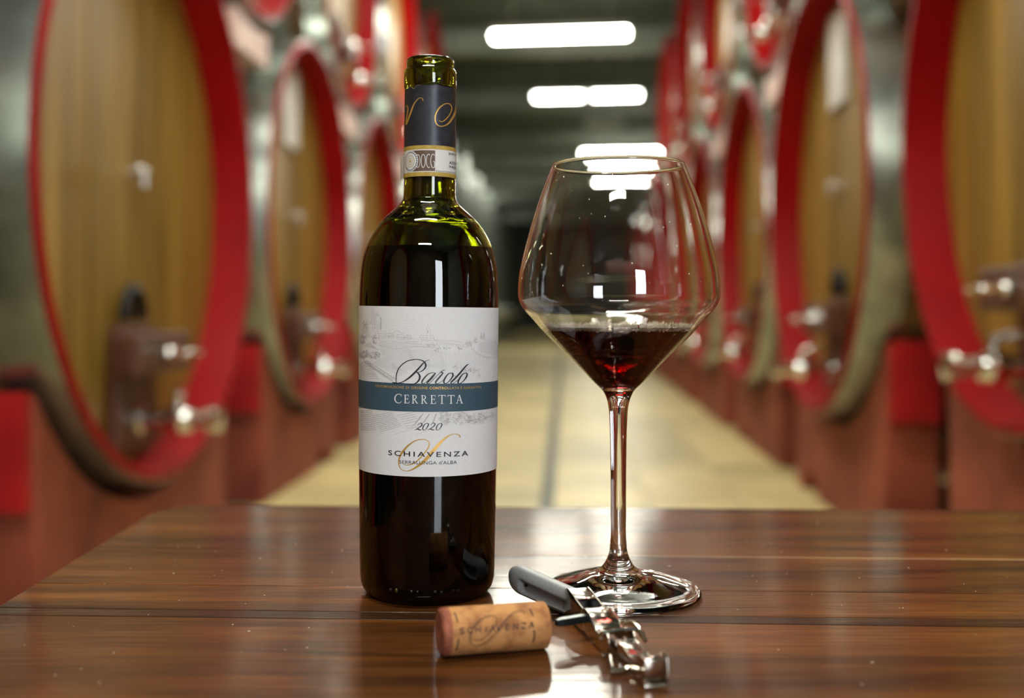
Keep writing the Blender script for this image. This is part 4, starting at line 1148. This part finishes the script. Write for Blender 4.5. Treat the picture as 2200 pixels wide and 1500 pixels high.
# bolster: channel that clasps the end of the handle
cheek = [(-0.004, 0.0015), (0.010, 0.0012), (0.024, 0.0016), (0.034, 0.003), (0.037, 0.007), (0.034, 0.0105), (0.026, 0.0118), (0.016, 0.0135), (0.006, 0.0152), (-0.001, 0.0155), (-0.006, 0.011), (-0.007, 0.005)]
bol = steel('bolster', MB().prism(sm(cheek), 'y', -0.0058, -0.0046))
steel('bolster_cheek', MB().prism(sm(cheek), 'y', 0.0046, 0.0058), bol)
steel('bolster_web', MB().prism([(-0.006, 0.011), (-0.001, 0.0152), (0.008, 0.0146), (0.014, 0.0135), (0.012, 0.0122), (0.004, 0.0132), (-0.003, 0.010)], 'y', -0.0048, 0.0048), bol)
for sx, sz in ((0.031, 0.0068), (0.020, 0.0052)):
    steel('pivot_pin', MB().tube([(sx, -0.0068, sz), (sx, 0.0068, sz)], 0.0014, 14), bol, None, 0)
# first lever: two wavy cheeks, a bridge and a notched lip
wav = [(0.024, 0.0035), (0.034, 0.0022), (0.044, 0.0012), (0.056, 0.0012), (0.0625, 0.0022), (0.064, 0.0065), (0.0618, 0.0108), (0.0560, 0.0106), (0.0515, 0.0082), (0.0460, 0.0085), (0.0405, 0.0112), (0.034, 0.0135), (0.027, 0.0128), (0.023, 0.0085)]
lev = steel('first_lever', MB().prism(sm(wav), 'y', -0.0066, -0.0057))
steel('lever_cheek', MB().prism(sm(wav), 'y', 0.0057, 0.0066), lev)
br_ = [(0.026, 0.0128), (0.033, 0.0134), (0.0405, 0.0112), (0.0460, 0.0086), (0.0450, 0.0076), (0.0400, 0.0100), (0.033, 0.0121), (0.027, 0.0117)]
steel('lever_bridge', MB().prism(br_, 'y', -0.0060, 0.0060), lev)
lipb = MB().tube([(0.060, -0.0090, 0.0085), (0.0605, -0.0080, 0.0108), (0.0605, 0.0, 0.0116), (0.0605, 0.0080, 0.0112), (0.0620, 0.0098, 0.0100), (0.0650, 0.0104, 0.0070)], 0.0011, 10)
steel('notched_lip', lipb, lev, None, 0)
hk = MB().tube([(0.044, 0.0082, 0.0098), (0.046, 0.0112, 0.0105), (0.050, 0.0128, 0.0088), (0.053, 0.0130, 0.0060)], 0.0011, 10)
steel('spur', hk, lev, None, 0)
# second lever with its foot
ar = [(0.052, 0.0022), (0.066, 0.0010), (0.078, 0.0014), (0.087, 0.0010), (0.0955, 0.0008), (0.1005, 0.0012), (0.1015, 0.0060), (0.1010, 0.0112), (0.0965, 0.0120), (0.0925, 0.0096), (0.0850, 0.0078), (0.0760, 0.0092), (0.0680, 0.0094), (0.0600, 0.0076), (0.053, 0.0062)]
sec = steel('second_lever', MB().prism(sm(ar), 'y', -0.0044, -0.0035))
steel('lever_cheek', MB().prism(sm(ar), 'y', 0.0035, 0.0044), sec)
steel('lever_bridge', MB().prism([(0.066, 0.0092), (0.076, 0.0091), (0.0845, 0.0078), (0.0840, 0.0068), (0.075, 0.0080), (0.066, 0.0082)], 'y', -0.0037, 0.0037), sec)
foot = steel('foot_plate', MB().prism([(0.0995, 0.0012), (0.1015, 0.0010), (0.1025, 0.0115), (0.1005, 0.0120)], 'y', -0.0046, 0.0046), sec)
steel('foot_rim', MB().tube([(0.1025, 0.0048, 0.0012), (0.1030, 0.0050, 0.0060), (0.1025, 0.0048, 0.0114), (0.0985, 0.0048, 0.0128)], 0.0008, 10), sec, None, 0)
steel('foot_rim', MB().tube([(0.1030, -0.0047, 0.0011), (0.1034, 0.0, 0.0010), (0.1028, 0.0048, 0.0011)], 0.0008, 10), sec, None, 0)
steel('front_notch', MB().tube([(0.0840, -0.0130, 0.0020), (0.0842, -0.0090, 0.0016), (0.0835, -0.0045, 0.0024)], [0.0014, 0.0013, 0.0011], 10), sec, None, 0)
arm2 = MB().tube([(0.066, -0.0062, 0.0022), (0.073, -0.0085, 0.0014), (0.081, -0.0105, 0.0016)], [0.0014, 0.0013, 0.0012], 10)
steel('notch_arm', arm2, sec, None, 0)
# worm: flat shank from the pivot, then a helix that runs into the cork
pv = inv @ Vector((0.031, 0, 0.0100)); minv = (Matrix.Translation(screw.location) @ Matrix.Rotation(ha, 4, 'Z')).inverted()
tip = minv @ (cb + zax * 0.0008); deep = minv @ (cb - zax * 0.030)
start = Vector(pv); mid = tip.lerp(start, 0.16)
dirw = (tip - deep).normalized()
n1 = dirw.cross(Vector((0, 0, 1))).normalized(); n2 = dirw.cross(n1)
wp_ = []; 
for k in range(0, 14): wp_.append(start.lerp(mid + n2 * -0.0006, k / 13))
shank = MB(); 
d0 = (mid - start); sd = d0.normalized(); sy = sd.cross(Vector((0, 0, 1))).normalized(); sz = sy.cross(sd)
for f0 in (0.0,):
    pts8 = []
    for p, hw, hz2 in ((start, 0.0022, 0.0016), (start.lerp(mid, 0.85), 0.0022, 0.0017), (mid, 0.0014, 0.0013)):
        pts8 += [p - sy * hw - sz * hz2, p + sy * hw - sz * hz2, p + sy * hw + sz * hz2, p - sy * hw + sz * hz2]
    shank.add(pts8, [(3, 2, 1, 0), (8, 9, 10, 11)] + [(4 * a + b, 4 * a + (b + 1) % 4, 4 * a + 4 + (b + 1) % 4, 4 * a + 4 + b) for a in range(2) for b in range(4)])
sh_me = bevel(shank.mesh('worm_shank'), 0.0005, 2)
wo = obj('worm_shank', sh_me, M['worm'], screw)
hx_ = [mid + (tip - mid) * 0.0]
for k in range(70):
    t = k / 69; a = 2 * PI * 4.2 * t + 0.4
    c_w = mid.lerp(deep, t); rr_ = 0.0031 * min(t * 9, 1)
    hx_.append(c_w + n1 * rr_ * math.cos(a) + n2 * rr_ * math.sin(a))
obj('worm_helix', MB().tube(hx_, [0.0013] * 60 + [0.0013 - 0.0001 * k for k in range(11)], 10).mesh('worm_helix', True), M['worm'], wo)
